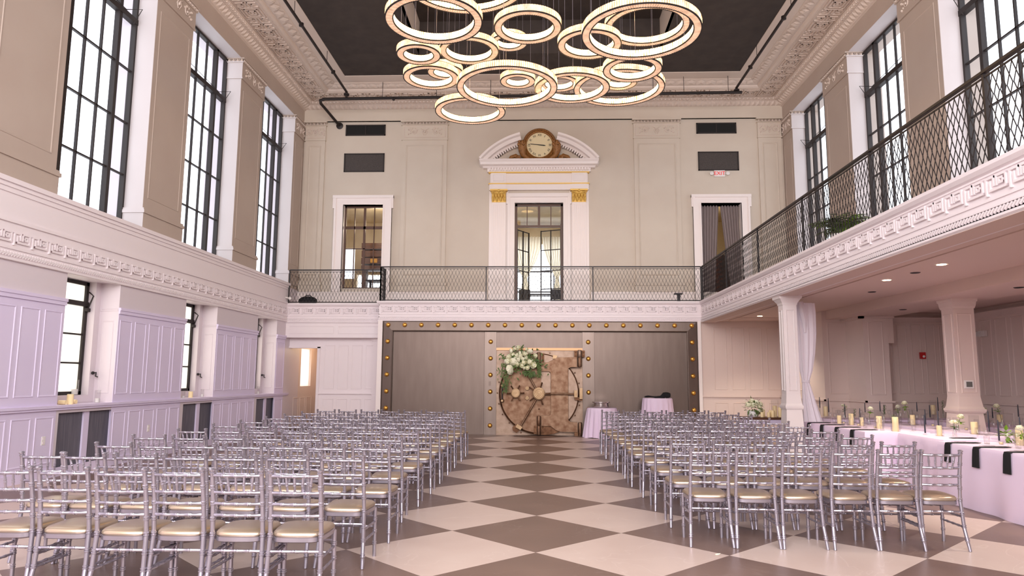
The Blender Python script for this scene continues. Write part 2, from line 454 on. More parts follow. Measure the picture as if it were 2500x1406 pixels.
# pilasters of the long walls
scroll_side = scroll_mesh(1.16, 0.30).mesh('carved_panel', M['moulding'])
def long_pilaster(parent, side, y0, y1, rz):
    X = XL if side < 0 else XR; d = -side            # d points into the room
    w = y1 - y0
    e = bpy.data.objects.new('pilaster', None); COL.objects.link(e); e.parent = parent; e.location = (X, (y0+y1)/2, ZL)
    def P(mb, name, m, **k): o = mb.build(name, m, e, **k); o.location = (-X, -(y0+y1)/2, -ZL); return o
    b = MB()
    for z0, z1, p in ((ZL, ZL + .30, .035), (ZL + .30, ZL + .36, .06), (ZL + .36, ZL + .40, .04)):
        b.box(X + d*p, X - d*.40, y0 - p*.8, y1 + p*.8, z0, z1)
    P(b, 'base', M['greige_shaded'])
    for sy, yy in ((-1, y0), (1, y1)):
        w_ = MB()
        for z0, z1, p in ((ZL, ZL + .30, .035), (ZL + .30, ZL + .36, .06), (ZL + .36, ZL + .40, .04)): w_.box(X + d*p, X - d*.40, yy + sy*p*.8, yy + sy*(p*.8 + .004), z0, z1)
        P(w_, 'base_return', M['reveal'])
        w_ = MB(); w_.box(X + d*.022, X - d*.40, yy + sy*.022, yy + sy*.026, 9.12, 9.50); w_.box(X + d*.035, X - d*.40, yy + sy*.03, yy + sy*.034, 9.08, 9.12); w_.box(X + d*.05, X - d*.40, yy + sy*.05, yy + sy*.054, 9.5, 9.53)
        P(w_, 'capital_return', M['reveal'])
    c = MB()
    c.box(X + d*.035, X - d*.40, y0 - .03, y1 + .03, 9.08, 9.12); c.box(X + d*.022, X - d*.40, y0 - .022, y1 + .022, 9.12, 9.50)
    c.box(X + d*.05, X - d*.40, y0 - .05, y1 + .05, 9.50, 9.53); c.box(X + d*.075, X - d*.40, y0 - .07, y1 + .07, 9.59, 9.625)
    P(c, 'capital', M['greige_shaded'])
    g = MB(); eggs(g, (X + d*.045, y0 - .05, 9.56), (X + d*.045, y1 + .05, 9.56), 0.10, 0.035, 0.035, (d, 0, -.4), (0, 0, 1))
    for yy, n in ((y0 - .045, -1), (y1 + .045, 1)):
        eggs(g, (X + d*.05, yy, 9.56), (X - d*.38, yy, 9.56), 0.10, 0.035, 0.035, (0, n, -.4), (0, 0, 1))
    P(g, 'egg_moulding', M['moulding'], fix=False)
    inst('carved_panel', scroll_side, e, (d*.022, 0, 9.31 - ZL), (0, 0, rz), (w / 1.42, 1, 1))
    fy = y1 - .13 if side > 0 else y0 + .13
    panel(e, 'sunk_panel', M['greige_shaded'], w - .26, 3.85, (0, fy - (y0+y1)/2, 0.62), rz, 0.04)
    return e
pl = [(WINL[k][1], WINL[k+1][0]) for k in range(5)] + [(14.07, 15.0)]
for a, b in pl[2:]: long_pilaster(wall_left, -1, a, b, RL)

# ---- right wall, upper
wr = MB()
grid_wall(wr, 'x', XR, XR + .38, YREAR, 15.4, 3.2, 10.7, [(a, b, ZL, 9.62) for a, b in WINR])
grid_wall(wr, 'x', XR + .38, XR + .8, YREAR, 15.4, 3.2, 10.7, [(a, b, ZL, 9.62) for a, b in WINR])
wall_right = struct(wr.build('wall_right', M['greige_shaded']), 'right upper wall with tall windows above the balcony')
rv = MB()
for a, b in WINR:
    for y0, y1 in ((a, a + .006), (b - .006, b)): rv.box(XR + .004, XR + .4, y0, y1, ZL, 9.62)
    rv.box(XR + .004, XR + .4, a, b, 9.612, 9.62)
rv.build('window_reveals', M['reveal'], wall_right)
pr = [(WINR[k][1], WINR[k+1][0]) for k in range(5)] + [(14.13, 15.0)]
for a, b in pr[2:]: long_pilaster(wall_right, 1, a, b, RR)

# ---- rear wall behind the camera, with glazed openings
rw = MB(); REARO = [(-5.6, -3.2, 1.0, 9.4), (-1.2, 1.2, 1.0, 9.4), (3.2, 5.6, 4.4, 9.4)]
grid_wall(rw, 'y', YREAR, YREAR - .5, -8.4, 9.8, 0, 10.7, REARO)
struct(rw.build('wall_rear', M['greige']), 'rear wall of the hall')

# ---- windows
def tall_window(name, label, X, a, b, side):
    e = bpy.data.objects.new(name, None); COL.objects.link(e); e.location = (X, (a+b)/2, ZL); struct(e, label)
    def P(mb, nm, m): o = mb.build(nm, m, e); o.location = (-X, -(a+b)/2, -ZL); return o
    z0, z1 = ZL, 9.61; w = b - a
    cols = [a, a + .55*w/2.44, a + .55*w/2.44 + 1.34*w/2.44/3, a + .55*w/2.44 + 2*1.34*w/2.44/3, b - .55*w/2.44, b]
    rows = [z0, 5.4, 6.42, 7.47, 8.5, z1]
    f = MB(); t = .05
    f.box(X-t, X+t, a, a+.06, z0, z1); f.box(X-t, X+t, b-.06, b, z0, z1); f.box(X-t, X+t, a, b, z0, z0+.05); f.box(X-t, X+t, a, b, z1-.06, z1)
    P(f, 'window_frame', M['bronze'])
    for k in (1, 4): P(MB().box(X-t, X+t, cols[k]-.045, cols[k]+.045, z0, z1), 'mullion', M['bronze'])
    P(MB().box(X-t-.01, X+t+.01, a, b, 8.5-.055, 8.5+.055), 'transom', M['bronze'])
    for k in (2, 3): P(MB().box(X-.025, X+.025, cols[k]-.014, cols[k]+.014, z0, z1), 'glazing_bar', M['bronze'])
    for k in (1, 2, 3): P(MB().box(X-.025, X+.025, a, b, rows[k]-.014, rows[k]+.014), 'glazing_bar', M['bronze'])
    for i in range(5):
        for j in range(5):
            P(MB().box(X-.004, X+.004, cols[i]+.012, cols[i+1]-.012, rows[j]+.012, rows[j+1]-.012), 'pane', M['pane'])
    d = -side      # stay arms of the hopper light
    s = MB(); s.tube([(X + d*.06, b-.42, 8.56), (X + d*.3, b-.30, 8.62), (X + d*.06, b-.16, 8.40)], .009, 6)
    s.tube([(X + d*.06, b-.42, 8.56), (X + d*.1, a+.3, 8.62)], .007, 5)
    P(s, 'stay_arm', M['bronze'])
    return e
nth = ['nearest', 'middle', 'farthest']
wi = 1
for k in range(3, 6):
    tall_window('window_%d' % wi, 'tall bronze gridded window in the left wall, %s of the three' % nth[k-3], XL - .42, *WINL[k], -1); wi += 1
for k in range(3, 6):
    tall_window('window_%d' % wi, 'tall bronze gridded window in the right wall, %s of the three' % nth[k-3], XR + .42, *WINR[k], 1); wi += 1
for k in range(3):
    for X, W_, nm in ((XL - .42, WINL, 'left'), (XR + .42, WINR, 'right')):
        if k == 2:
            tall_window('window_%d' % wi, 'tall bronze window of the %s wall beside the camera' % nm, X, *W_[k], -1 if X < 0 else 1); wi += 1
def low_window(name, label, a, b):
    X = XL - .52; y0, y1 = a + .14, b - .15
    e = bpy.data.objects.new(name, None); COL.objects.link(e); e.location = (X, (y0+y1)/2, 1.24); struct(e, label)
    def P(mb, nm, m): o = mb.build(nm, m, e); o.location = (-X, -(y0+y1)/2, -1.24); return o
    f = MB(); f.box(X-.04, X+.04, y0, y0+.06, 1.24, 3.22); f.box(X-.04, X+.04, y1-.07, y1, 1.24, 3.22); f.box(X-.04, X+.04, y0, y1, 1.24, 1.30); f.box(X-.04, X+.04, y0, y1, 3.16, 3.22)
    P(f, 'window_frame', M['bronze'])
    P(MB().box(X-.05, X+.06, y0, y1, 2.79, 2.87), 'transom', M['bronze'])
    rows = [1.28, 1.79, 2.29, 2.83, 3.19]
    for z in rows[1:3]: P(MB().box(X-.02, X+.03, y0, y1, z-.014, z+.014), 'glazing_bar', M['bronze'])
    for z, zz in zip(rows, rows[1:]): P(MB().box(X-.004, X+.004, y0+.03, y1-.03, z, zz), 'pane', M['frost'])
    s = MB(); s.tube([(X+.05, y1-.03, 2.72), (X+.16, y1-.05, 2.98), (X+.06, y1-.02, 3.05)], .012, 6); s.box(X+.03, X+.1, y1-.1, y1-.01, 2.7, 2.76)
    P(s, 'stay_arm', M['bronze'])
    c = MB(); xc = XL - .33; c.tube([(xc, y1+.06, 1.62), (xc+.05, y1+.07, 1.63), (xc+.06, y1+.05, 1.56), (xc+.10, y1+.05, 1.55)], .012, 6); c.ball((xc, y1+.06, 1.62), .03, 8, 5)
    P(c, 'crank_handle', M['iron'])
    return e
for k, nm in ((2, 'beside the camera'), (3, 'nearest of the three'), (4, 'middle of the three'), (5, 'farthest of the three')):
    low_window('window_%d' % wi, 'small frosted bronze window low in the left wall, %s' % nm, *LOWO[k]); wi += 1
# radiator grilles let into the wainscot
def grille_mat():
    m = mat('grey_curtain_mesh', (112, 108, 118), 0.7, c2=(84, 82, 94), scale=14, stretch=(1, 6, 0.15)); return m
gm = grille_mat()
for k, (a, b) in enumerate(GRIL):
    if k == 0: continue
    e = thing('radiator_cover', 'grey mesh radiator cover let into the left wainscot, %s of the three' % nth[k-1], 'radiator cover', (XL, (a+b)/2, 0.06), 0, 'radiator covers in the left wainscot')
    def P(mb, nm, m): o = mb.build(nm, m, e); o.location = (-XL, -(a+b)/2, -.06); return o
    mid = (a+b)/2
    for q0, q1 in ((mid-.07, mid+.07), (b-.09, b), (a, a+.05)): P(MB().box(XL-.08, XL-.04, q0, q1, .06, .98), 'frame_stile', M['lilac'])
    for y0, y1 in ((a+.05, mid-.07), (mid+.07, b-.09)):
        P(MB().box(XL-.085, XL-.07, y0, y1, .06, .98), 'mesh_panel', gm)
# ---- back wall, upper
wb = MB()
BO = [(-6.19, -4.92, 4.33, 6.99), (-0.75, 0.76, 3.74, 7.03), (5.03, 6.27, 3.74, 7.0)]
grid_wall(wb, 'y', YB, YB + .4, -8.35, 8.43, 3.2, 10.7, BO)
wall_back = struct(wb.build('wall_back', M['greige']), 'greige upper back wall above the balcony')
ab = MB(); ab.box(XL, XR, YB - .08, YB, 9.73, 10.12); ab.box(XL, XR, YB - .10, YB, 9.73, 9.755)
for X, d in ((XL, 1), (XR, -1)):
    pass
ab.build('architrave', M['greige'], wall_back)
bb = MB(); bb.box(XL, -1.6, YB - .05, YB, 4.16, 4.22); bb.box(1.6, XR, YB - .05, YB, 4.16, 4.22); bb.box(XL, -1.6, YB - .03, YB, 3.75, 4.16); bb.box(1.6, XR, YB - .03, YB, 3.75, 4.16)
bb.build('baseboard', M['white'], wall_back)
scroll_back = scroll_mesh(1.16, 0.30).mesh('carved_panel', M['moulding'])
scroll_half = scroll_mesh(0.62, 0.30).mesh('carved_panel', M['moulding'])
def back_pilaster(x0, x1):
    c = (x0 + x1)/2; w = x1 - x0
    e = bpy.data.objects.new('pilaster', None); COL.objects.link(e); e.parent = wall_back; e.location = (c, YB, 3.75)
    def P(mb, nm, m, **k): o = mb.build(nm, m, e, **k); o.location = (-c, -YB, -3.75); return o
    P(MB().box(x0, x1, YB - .06, YB, 4.3, 9.12), 'shaft', M['greige'])
    b = MB(); b.box(x0 - .03, x1 + .03, YB - .09, YB, 4.22, 4.42); b.box(x0 - .05, x1 + .05, YB - .12, YB, 4.42, 4.48); b.box(x0 - .02, x1 + .02, YB - .09, YB, 4.48, 4.56)
    P(b, 'base', M['greige'])
    k = MB(); k.box(x0 - .02, x1 + .02, YB - .09, YB, 9.09, 9.13); k.box(x0 - .01, x1 + .01, YB - .075, YB, 9.13, 9.58)
    k.box(x0 - .04, x1 + .04, YB - .12, YB, 9.58, 9.60); k.box(x0 - .05, x1 + .05, YB - .14, YB, 9.68, 9.73)
    P(k, 'capital', M['greige'])
    g = MB(); eggs(g, (x0 - .02, YB - .10, 9.64), (x1 + .02, YB - .10, 9.64), 0.10, 0.036, 0.036, (0, -1, -.3), (0, 0, 1)); P(g, 'egg_moulding', M['moulding'], fix=False)
    inst('carved_panel', scroll_back if w > 1 else scroll_half, e, (0, -.072, 9.36 - 3.75))
    panel(e, 'carved_panel_frame', M['moulding'], w - .1, .38, (-w/2 + .05, -.075, 9.17 - 3.75), RB, .025)
    panel(e, 'sunk_panel', M['greige'], w - .24, 4.2, (-w/2 + .12, -.06, 4.73 - 3.75), RB, .05, .02)
for x0, x1 in ((XL + .06, -6.85), (-4.36, -2.92), (2.99, 4.42), (6.86, XR - .06)): back_pilaster(x0, x1)

# ---- back doors and window of the upper wall
def surround(parent, x0, x1, z0, z1, w, name='door_surround'):
    f = MB(); d = .07
    f.box(x0 - w, x0, YB - d, YB + .02, z0, z1); f.box(x1, x1 + w, YB - d, YB + .02, z0, z1); f.box(x0 - w, x1 + w, YB - d, YB + .02, z1, z1 + w)
    for s in (-1, 1):
        xa = x0 - w if s < 0 else x1 + w
        f.box(xa, xa + s*.05, YB - d - .02, YB + .02, z1 - .12, z1 + w); f.box(xa, xa - s*.06, YB - d - .035, YB, z0, z1 + w)
        xi = x0 if s < 0 else x1
        f.box(xi, xi + s*.04, YB - d - .015, YB + .38, z0, z1)
    f.box(x0 - w - .05, x1 + w + .05, YB - d - .045, YB, z1 + w - .07, z1 + w + .02); f.box(x0, x1, YB - d - .015, YB + .38, z1, z1 + .03)
    f.box(x0, x0 + .004, YB, YB + .38, z0, z1); f.box(x1 - .004, x1, YB, YB + .38, z0, z1)
    o = f.build(name, M['white'], parent); return o
def sash(e, off, x0, x1, z0, z1, y, cols, rows, m, bw=.014, thick=None, panes=True, fw=.05):
    def P(mb, nm, mm): o = mb.build(nm, mm, e); o.location = (-off[0], -off[1], -off[2]); return o
    f = MB(); f.box(x0, x0+fw, y-.03, y+.03, z0, z1); f.box(x1-fw, x1, y-.03, y+.03, z0, z1); f.box(x0, x1, y-.03, y+.03, z0, z0+fw); f.box(x0, x1, y-.03, y+.03, z1-fw, z1)
    P(f, 'frame', m)
    xs = [x0+fw] + cols + [x1-fw]; zs = [z0+fw] + rows + [z1-fw]
    for c in cols:
        t = .035 if thick and c in thick else bw
        P(MB().box(c-t, c+t, y-.02, y+.02, z0, z1), 'glazing_bar', m)
    for r in rows:
        t = .045 if thick and r in thick else bw
        P(MB().box(x0, x1, y-.02, y+.02, r-t, r+t), 'glazing_bar', m)
    if panes:
        for a, b in zip(xs, xs[1:]):
            for c, d in zip(zs, zs[1:]):
                P(MB().box(a, b, y-.003, y+.003, c, d), 'pane', M['pane'])
e = bpy.data.objects.new('window_%d' % wi, None); COL.objects.link(e); e.location = (-5.55, YB, 4.33); struct(e, 'brown gridded interior window in the white surround left of the clock'); wi += 1
sash(e, e.location, -6.19, -4.92, 4.33, 6.99, YB + .2, [-5.87, -5.55, -5.24], [4.95, 5.62, 6.3], M['brownframe'], thick=[6.3, -5.55])
o = surround(e, -6.19, -4.92, 4.22, 6.99, .28); o.location = -e.location
d1 = bpy.data.objects.new('door_1', None); COL.objects.link(d1); d1.location = (0, YB, 3.74); struct(d1, 'brown metal french doors standing open under the clock')
sash(d1, d1.location, -.75, .76, 6.28, 7.03, YB + .15, [-.37, .005, .38], [], M['brownframe'], thick=[.005], fw=.07)
for q0, q1 in ((-.75, -.67), (.68, .76)): o = MB().box(q0, q1, YB+.1, YB+.22, 3.74, 6.4).build('door_jamb', M['brownframe'], d1); o.location = -d1.location
def leaf(xh, s, ang):
    lf = bpy.data.objects.new('door_leaf', None); COL.objects.link(lf); lf.parent = d1
    lf.location = (xh, .2, 0); lf.rotation_euler = (0, 0, ang)
    W_ = .67
    f = MB(); t = .022
    for x in (0, s*W_/2, s*W_): f.box(x-t/2, x+t/2, -.02, .02, 0, 2.5)
    for z in (.02, .62, 1.2, 1.86, 2.48): f.box(0, s*W_, -.015, .015, z-.012, z+.012)
    f.build('leaf_frame', M['bronze'], lf)
    zs = [.03, .61, 1.19, 1.85, 2.47]
    for i in range(2):
        for z0, z1 in zip(zs, zs[1:]):
            MB().box(s*(W_/2*i+.012), s*(W_/2*(i+1)-.012), -.003, .003, z0, z1).build('pane', M['pane'], lf)
leaf(-.68, 1, math.radians(58)); leaf(.69, -1, math.radians(-22))
d2 = bpy.data.objects.new('door_2', None); COL.objects.link(d2); d2.location = (5.65, YB, 3.74); struct(d2, 'curtained doorway right of the clock, in a white surround')
o = surround(d2, 5.03, 6.27, 3.74, 7.0, .25); o.location = -d2.location

# ---- central aedicule with the clock
aed = thing('aedicule', 'white classical door surround with gilt capitals and broken pediment', 'door surround', (0, YB, 3.75))
def A(mb, nm, m, **k): o = mb.build(nm, m, aed, **k); o.location = (0, -YB, -3.75); return o
for q in (-1, 1): A(MB().box(q*.96, q*1.56, YB - .06, YB + .02, 3.75, 7.42), 'side_strip', M['white'])
j = MB()
for q in (-1, 1):
    j.box(q*.76, q*.98, YB - .09, YB + .1, 3.75, 7.03); j.box(q*.90, q*.98, YB - .13, YB, 3.75, 7.2); j.box(q*.98, q*1.02, YB - .13, YB, 6.98, 7.2)
j.box(-.98, .98, YB - .09, YB + .1, 7.03, 7.2); j.box(-1.02, 1.02, YB - .15, YB, 7.2, 7.32)
A(j, 'door_architrave', M['white'])
for q in (-1, 1):
    p = MB(); p.box(q*1.03, q*1.47, YB - .13, YB, 4.1, 7.03); p.box(q*.99, q*1.51, YB - .17, YB, 3.75, 4.02); p.box(q*1.01, q*1.49, YB - .15, YB, 4.02, 4.1)
    A(p, 'pilaster_shaft', M['white'])
    fl = MB()
    for k in range(7):
        x = q*(1.07 + k*.06); fl.box(x - .017, x + .017, YB - .15, YB - .12, 4.15, 6.97)
    A(fl, 'flutes', M['white'])
    c = MB(); cx = q*1.25
    c.box(cx - .22, cx + .22, YB - .16, YB, 7.03, 7.06); c.box(cx - .27, cx + .27, YB - .24, YB, 7.38, 7.43); c.box(cx - .2, cx + .2, YB - .15, YB, 7.06, 7.38)
    for r_, (zz, nn) in enumerate(((7.12, 4), (7.23, 5))):
        for k in range(nn):
            x = cx - .18 + .36*k/(nn-1)
            c.tube([(x, YB - .14, zz - .06), (x, YB - .19, zz), (x, YB - .22, zz + .05), (x, YB - .24, zz + .03)], [.035, .045, .04, .012], 6)
    for k in (-1, 1):
        c.tube([(cx + k*.02, YB - .18, 7.27), (cx + k*.12, YB - .2, 7.33), (cx + k*.2, YB - .21, 7.36), (cx + k*.23, YB - .21, 7.32), (cx + k*.19, YB - .21, 7.31)], .022, 6)
    c.ball((cx, YB - .22, 7.38), .045, 7, 5)
    A(c, 'gilt_capital', M['gold'], smooth=True)
en = MB()
en.box(-1.56, 1.56, YB - .12, YB, 7.43, 7.62); en.box(-1.53, 1.53, YB - .08, YB, 7.62, 8.0)
for q in (-1, 1): en.box(q*1.03, q*1.50, YB - .14, YB, 7.43, 8.0)
A(en, 'entablature', M['white'])
for q in (-1, 1): panel(aed, 'frieze_panel', M['white'], .36, .24, (q*1.265 - .18, -.14, 7.7 - 3.75), RB, .03)
for z in (7.63, 7.99):
    A(MB().box(-1.58, 1.58, YB - .16, YB, z - .016, z + .016), 'gilt_moulding', M['gold'])
ds = MB(); N = 36
for k in range(N): x = -1.58 + 3.16*(k + .5)/N; ds.box(x - .026, x + .026, YB - .22, YB, 8.04, 8.12)
ds.box(-1.62, 1.62, YB - .16, YB, 8.01, 8.13); o = A(ds, 'dentils', M['white'])
co = MB(); prof = [(0, 8.12), (.20, 8.12), (.24, 8.17), (.34, 8.2), (.36, 8.27), (.40, 8.33), (.40, 8.36), (0, 8.36)]
co.sweep(prof, [((-1.62, YB, 0), (-.7, 0, 0), (0, 0, 1)), ((-1.62, YB, 0), (-.6, -1, 0), (0, 0, 1)), ((1.62, YB, 0), (.6, -1, 0), (0, 0, 1)), ((1.62, YB, 0), (.7, 0, 0), (0, 0, 1))])
A(co, 'cornice', M['white'])
for q in (-1, 1):
    ar = MB(); fr = []; zc = 6.83
    for k in range(13):
        a0 = math.acos(1.87/2.44); a1 = math.acos(.6/2.44); a = a0 + (a1 - a0)*k/12
        rd = Vector((q*math.cos(a), 0, math.sin(a))); fr.append((Vector((0, YB, zc)), rd, Vector((0, -1, 0))))
    ar.sweep([(2.16, 0), (2.16, .16), (2.22, .20), (2.24, .30), (2.34, .34), (2.38, .42), (2.44, .44), (2.44, 0)], fr)
    A(ar, 'pediment_scroll', M['white'])
    dn = MB()
    for k in range(17):
        a = a0 + .05 + (a1 - a0 - .02)*k/16; rd = Vector((q*math.cos(a), 0, math.sin(a))); tg = Vector((-math.sin(a)*q, 0, math.cos(a)))
        dn.obox(Vector((0, YB - .09, zc)) + rd*2.13, rd, tg, (0, 1, 0), .04, .022, .08)
    A(dn, 'pediment_dentils', M['white'])
    ty = MB(); ty.poly([(q*.0, YB - .02, 8.36), (q*1.75, YB - .02, 8.36)] + [(q*2.14*math.cos(a0 + (a1-a0)*k/6), YB - .02, zc + 2.14*math.sin(a0 + (a1-a0)*k/6)) for k in range(7)] + [(0, YB - .02, 8.8)], (0, .02, 0))
    A(ty, 'tympanum', M['greige'])

clk = thing('wall_clock', 'round carved gilt clock with roman numerals above the door', 'clock', (0.02, YB - .1, 8.87))
def text_mesh(txt, size, m, depth=.004):
    cu = bpy.data.curves.new('t', 'FONT'); cu.body = txt; cu.size = size; cu.align_x = 'CENTER'; cu.align_y = 'CENTER'; cu.extrude = depth
    ob = bpy.data.objects.new('t', cu); COL.objects.link(ob)
    dg = bpy.context.evaluated_depsgraph_get(); me = bpy.data.meshes.new_from_object(ob.evaluated_get(dg))
    bpy.data.objects.remove(ob); me.materials.clear(); me.materials.append(m); return me
bz = MB(); bz.lathe([(.40, .02), (.41, .10), (.44, .12), (.46, .10), (.50, .13), (.535, .09), (.54, .0), (.40, 0), (.40, .02)], (0, 0, 0), 40, 'y'); bz.build('bezel', M['goldwood'], clk, smooth=True)
bead = MB().ball((0,0,0), .022, 6, 4).mesh('bead', M['goldwood'], True)
for k in range(40): a = 2*PI*k/40; inst('bead', bead, clk, (.475*math.cos(a), -.11, .475*math.sin(a)))
dial = MB().lathe([(1e-4, .05), (.41, .05), (.41, .0), (1e-4, 0)], (0, 0, 0), 40, 'y').build('dial', mat('ivory_dial', (238, 222, 180), .5), clk)
for k, t in enumerate(['XII', 'I', 'II', 'III', 'IV', 'V', 'VI', 'VII', 'VIII', 'IX', 'X', 'XI']):
    a = PI/2 - k*PI/6
    inst('numeral', text_mesh(t, .105, M['iron']), dial, (.325*math.cos(a), -.053, .325*math.sin(a)), (PI/2, -(a - PI/2), 0))
inst('hour_hand', MB().poly([(-.05,0,-.012),(.15,0,-.016),(.2,0,0),(.15,0,.016),(-.05,0,.012)], (0,-.008,0)).mesh('hour_hand', M['iron']), dial, (0, -.06, 0), (0, math.radians(6), 0))
inst('minute_hand', MB().poly([(.06,0,-.009),(-.26,0,-.01),(-.32,0,0),(-.26,0,.01),(.06,0,.009)], (0,-.008,0)).mesh('minute_hand', M['iron']), dial, (0, -.07, 0), (0, math.radians(6), 0))
for q in (-1, 1):     # carved cornucopias either side
    h = MB()
    pts = [(q*.16, -.06, -.50), (q*.34, -.1, -.46), (q*.5, -.12, -.36), (q*.54, -.13, -.2), (q*.54, -.13, -.08)]
    h.tube(pts, [.03, .06, .09, .12, .14], 10)
    h.tube([(q*.6, -.08, -.45), (q*.75, -.1, -.36), (q*.9, -.08, -.4), (q*.95, -.06, -.47), (q*1.05, -.05, -.5)], [.05, .07, .055, .04, .015], 8)
    h.tube([(q*.66, -.1, -.5), (q*.72, -.13, -.42), (q*.64, -.13, -.38), (q*.6, -.12, -.45)], [.05, .05, .04, .02], 7)
    h.tube([(q*.05, -.08, -.53), (q*.25, -.1, -.55), (q*.5, -.1, -.52), (q*.85, -.06, -.52)], [.06, .05, .06, .03], 7)
    h.build('cornucopia', M['goldwood'], clk, smooth=True)
    g = MB(); rnd = random.Random(3)
    for k in range(16): a = rnd.uniform(0, 2*PI); r = rnd.uniform(0, .14); g.ball((q*.54 + r*math.cos(a), -.14 - rnd.uniform(0, .06), .03 + r*math.sin(a)*.7), rnd.uniform(.04, .055), 6, 4)
    g.build('carved_fruit', M['goldwood'], clk, smooth=True)

# ---- cornice and ceiling
cp = [(0,10.08),(.05,10.10),(.05,10.13),(.18,10.255),(.20,10.255),(.30,10.32),(.30,10.335),(.95,10.335),(.97,10.33),(1.02,10.36),(1.04,10.40),(1.08,10.40),(1.30,10.49),(1.30,10.5),(1.75,10.5),(1.75,10.7),(0,10.7)]
trim = struct(MB().sweep(cp, [((XL,YREAR,0),(1,0,0),(0,0,1)), ((XL,YB,0),(1,-1,0),(0,0,1)), ((XR,YB,0),(-1,-1,0),(0,0,1)), ((XR,YREAR,0),(-1,0,0),(0,0,1))]).build('trim_1', M['moulding']), 'plaster cornice with fret soffit round the ceiling')
RUNS = [((XL, 0.0), (XL, YB), (1, 0)), ((XL, YB), (XR, YB), (0, -1)), ((XR, YB), (XR, 0.0), (-1, 0))]
eg = MB(); lf_ = MB(); ac = MB()
def leafrow(mb, a, b, n2, d0, z0, d1, z1, pitch, w):
    """leaf shapes lying on the slope from (d0,z0) to (d1,z1) off the wall line a-b"""
    a, b = Vector((*a, 0)), Vector((*b, 0)); n = Vector((*n2, 0)); d = b - a; L = d.length; d.normalize()
    sl = (n*(d1-d0) + Vector((0,0,z1-z0))); out = d.cross(sl).normalized()
    if out.z > 0: out = -out
    N = int((L - 2*d0)/pitch)
    for k in range(N):
        c = a + d*(d0 + (k + .5)*(L - 2*d0)/N) + n*d0 + Vector((0,0,z0))
        tip = c + sl*.98
        mb.add([c - d*w*.5, c + d*w*.5, c + sl*.55 + d*w*.62, tip + out*.012, c + sl*.55 - d*w*.62, c + sl*.5 + out*.03],
               [(0,1,5),(1,2,5),(2,3,5),(3,4,5),(4,0,5)])
for a, b, n in RUNS:
    leafrow(lf_, a, b, n, .05, 10.13, .185, 10.262, .15, .11)
    A0 = Vector((*a, 0)); B0 = Vector((*b, 0)); N0 = Vector((*n, 0)); D = (B0 - A0).normalized()
    eggs(eg, A0 + D*.25 + N0*.25 + Vector((0,0,10.285)), B0 - D*.25 + N0*.25 + Vector((0,0,10.285)), .115, .038, .045, N0*.55 + Vector((0,0,-.85)), N0*.85 + Vector((0,0,.55)))
    leafrow(ac, a, b, n, 1.09, 10.395, 1.29, 10.482, .3, .24)
    leafrow(ac, (Vector(a) + Vector((D.x, D.y))*.15), b, n, 1.10, 10.40, 1.26, 10.47, .3, .12)
for nm, mb in (('egg_moulding', eg), ('leaf_moulding', lf_), ('acanthus_moulding', ac)):
    o = mb.build(nm, M['moulding'], trim, fix=False); o['kind'] = 'stuff'
def fret(kind, m):
    mb = MB(); t = .028; s = .024
    def stroke(pts):
        for (x0, y0), (x1, y1) in zip(pts, pts[1:]):
            xa, xb = sorted((x0, x1)); ya, yb = sorted((y0, y1)); mb.box(xa-s/2, xb+s/2, ya-s/2, yb+s/2, -t, .002)
    if kind == 0:
        for r in (.225, .15, .075): stroke([(-r,-r),(r,-r),(r,r),(-r,r),(-r,-r)])
        mb.box(-.03, .03, -.03, .03, -t, .002)
    else:
        for sx in (-1, 1):
            for sy in (-1, 1):
                stroke([(sx*.04, sy*.24), (sx*.04, sy*.06), (sx*.24, sy*.06)])
                stroke([(sx*.24, sy*.23), (sx*.12, sy*.23), (sx*.12, sy*.14), (sx*.2, sy*.14)])
    return mb.mesh('fret_motif', m)
fm = [fret(0, M['moulding']), fret(1, M['moulding'])]
for k in range(28):
    y = 14.4 - .52*k
    inst('fret_motif', fm[k % 2], trim, (XL + .625, y, 10.335)); inst('fret_motif', fm[k % 2], trim, (XR - .625, y, 10.335))
for k in range(1, 27):
    x = XL + .625 + (XR - XL - 1.25)*k/27
    inst('fret_motif', fm[k % 2], trim, (x, 14.4, 10.335))
fl = MB()
for q in (.34, .91):
    fl.box(XL + q - .012, XL + q + .012, YREAR, YB - q, 10.323, 10.337); fl.box(XR - q - .012, XR - q + .012, YREAR, YB - q, 10.323, 10.337); fl.box(XL + q, XR - q, YB - q - .012, YB - q + .012, 10.323, 10.337)
fl.build('fret_border', M['moulding'], trim)
ce = MB(); grid_wall(ce, 'y', 0, 0, 0, 0, 0, 0, [])
WX, WY0, WY1 = 3.35, -6.0, 11.95
ce.box(-6.2, -WX, YREAR, 13.5, 10.52, 10.72); ce.box(WX, 6.2, YREAR, 13.5, 10.52, 10.72); ce.box(-WX, WX, WY1, 13.5, 10.52, 10.72); ce.box(-WX, WX, YREAR, WY0, 10.52, 10.72)
ce.box(-WX - .2, WX + .2, WY0, WY1 + .2, 11.5, 11.7); ce.box(-WX, WX, WY1, WY1 + .15, 10.72, 11.5)
ceiling = struct(ce.build('ceiling', M['dark_ceiling']), 'dark brown ceiling with a raised well in the middle')
ws_ = MB(); ws_.box(-WX - .15, -WX, WY0, WY1, 10.53, 11.5); ws_.box(WX, WX + .15, WY0, WY1, 10.53, 11.5); ws_.build('well_side', M['moulding'], ceiling)
gb = MB()
for y in (9.6, 6.4, 3.0): gb.box(-WX, WX, y, y + .25, 11.2, 11.5)
gb.build('well_beam', M['dark_ceiling'], ceiling)
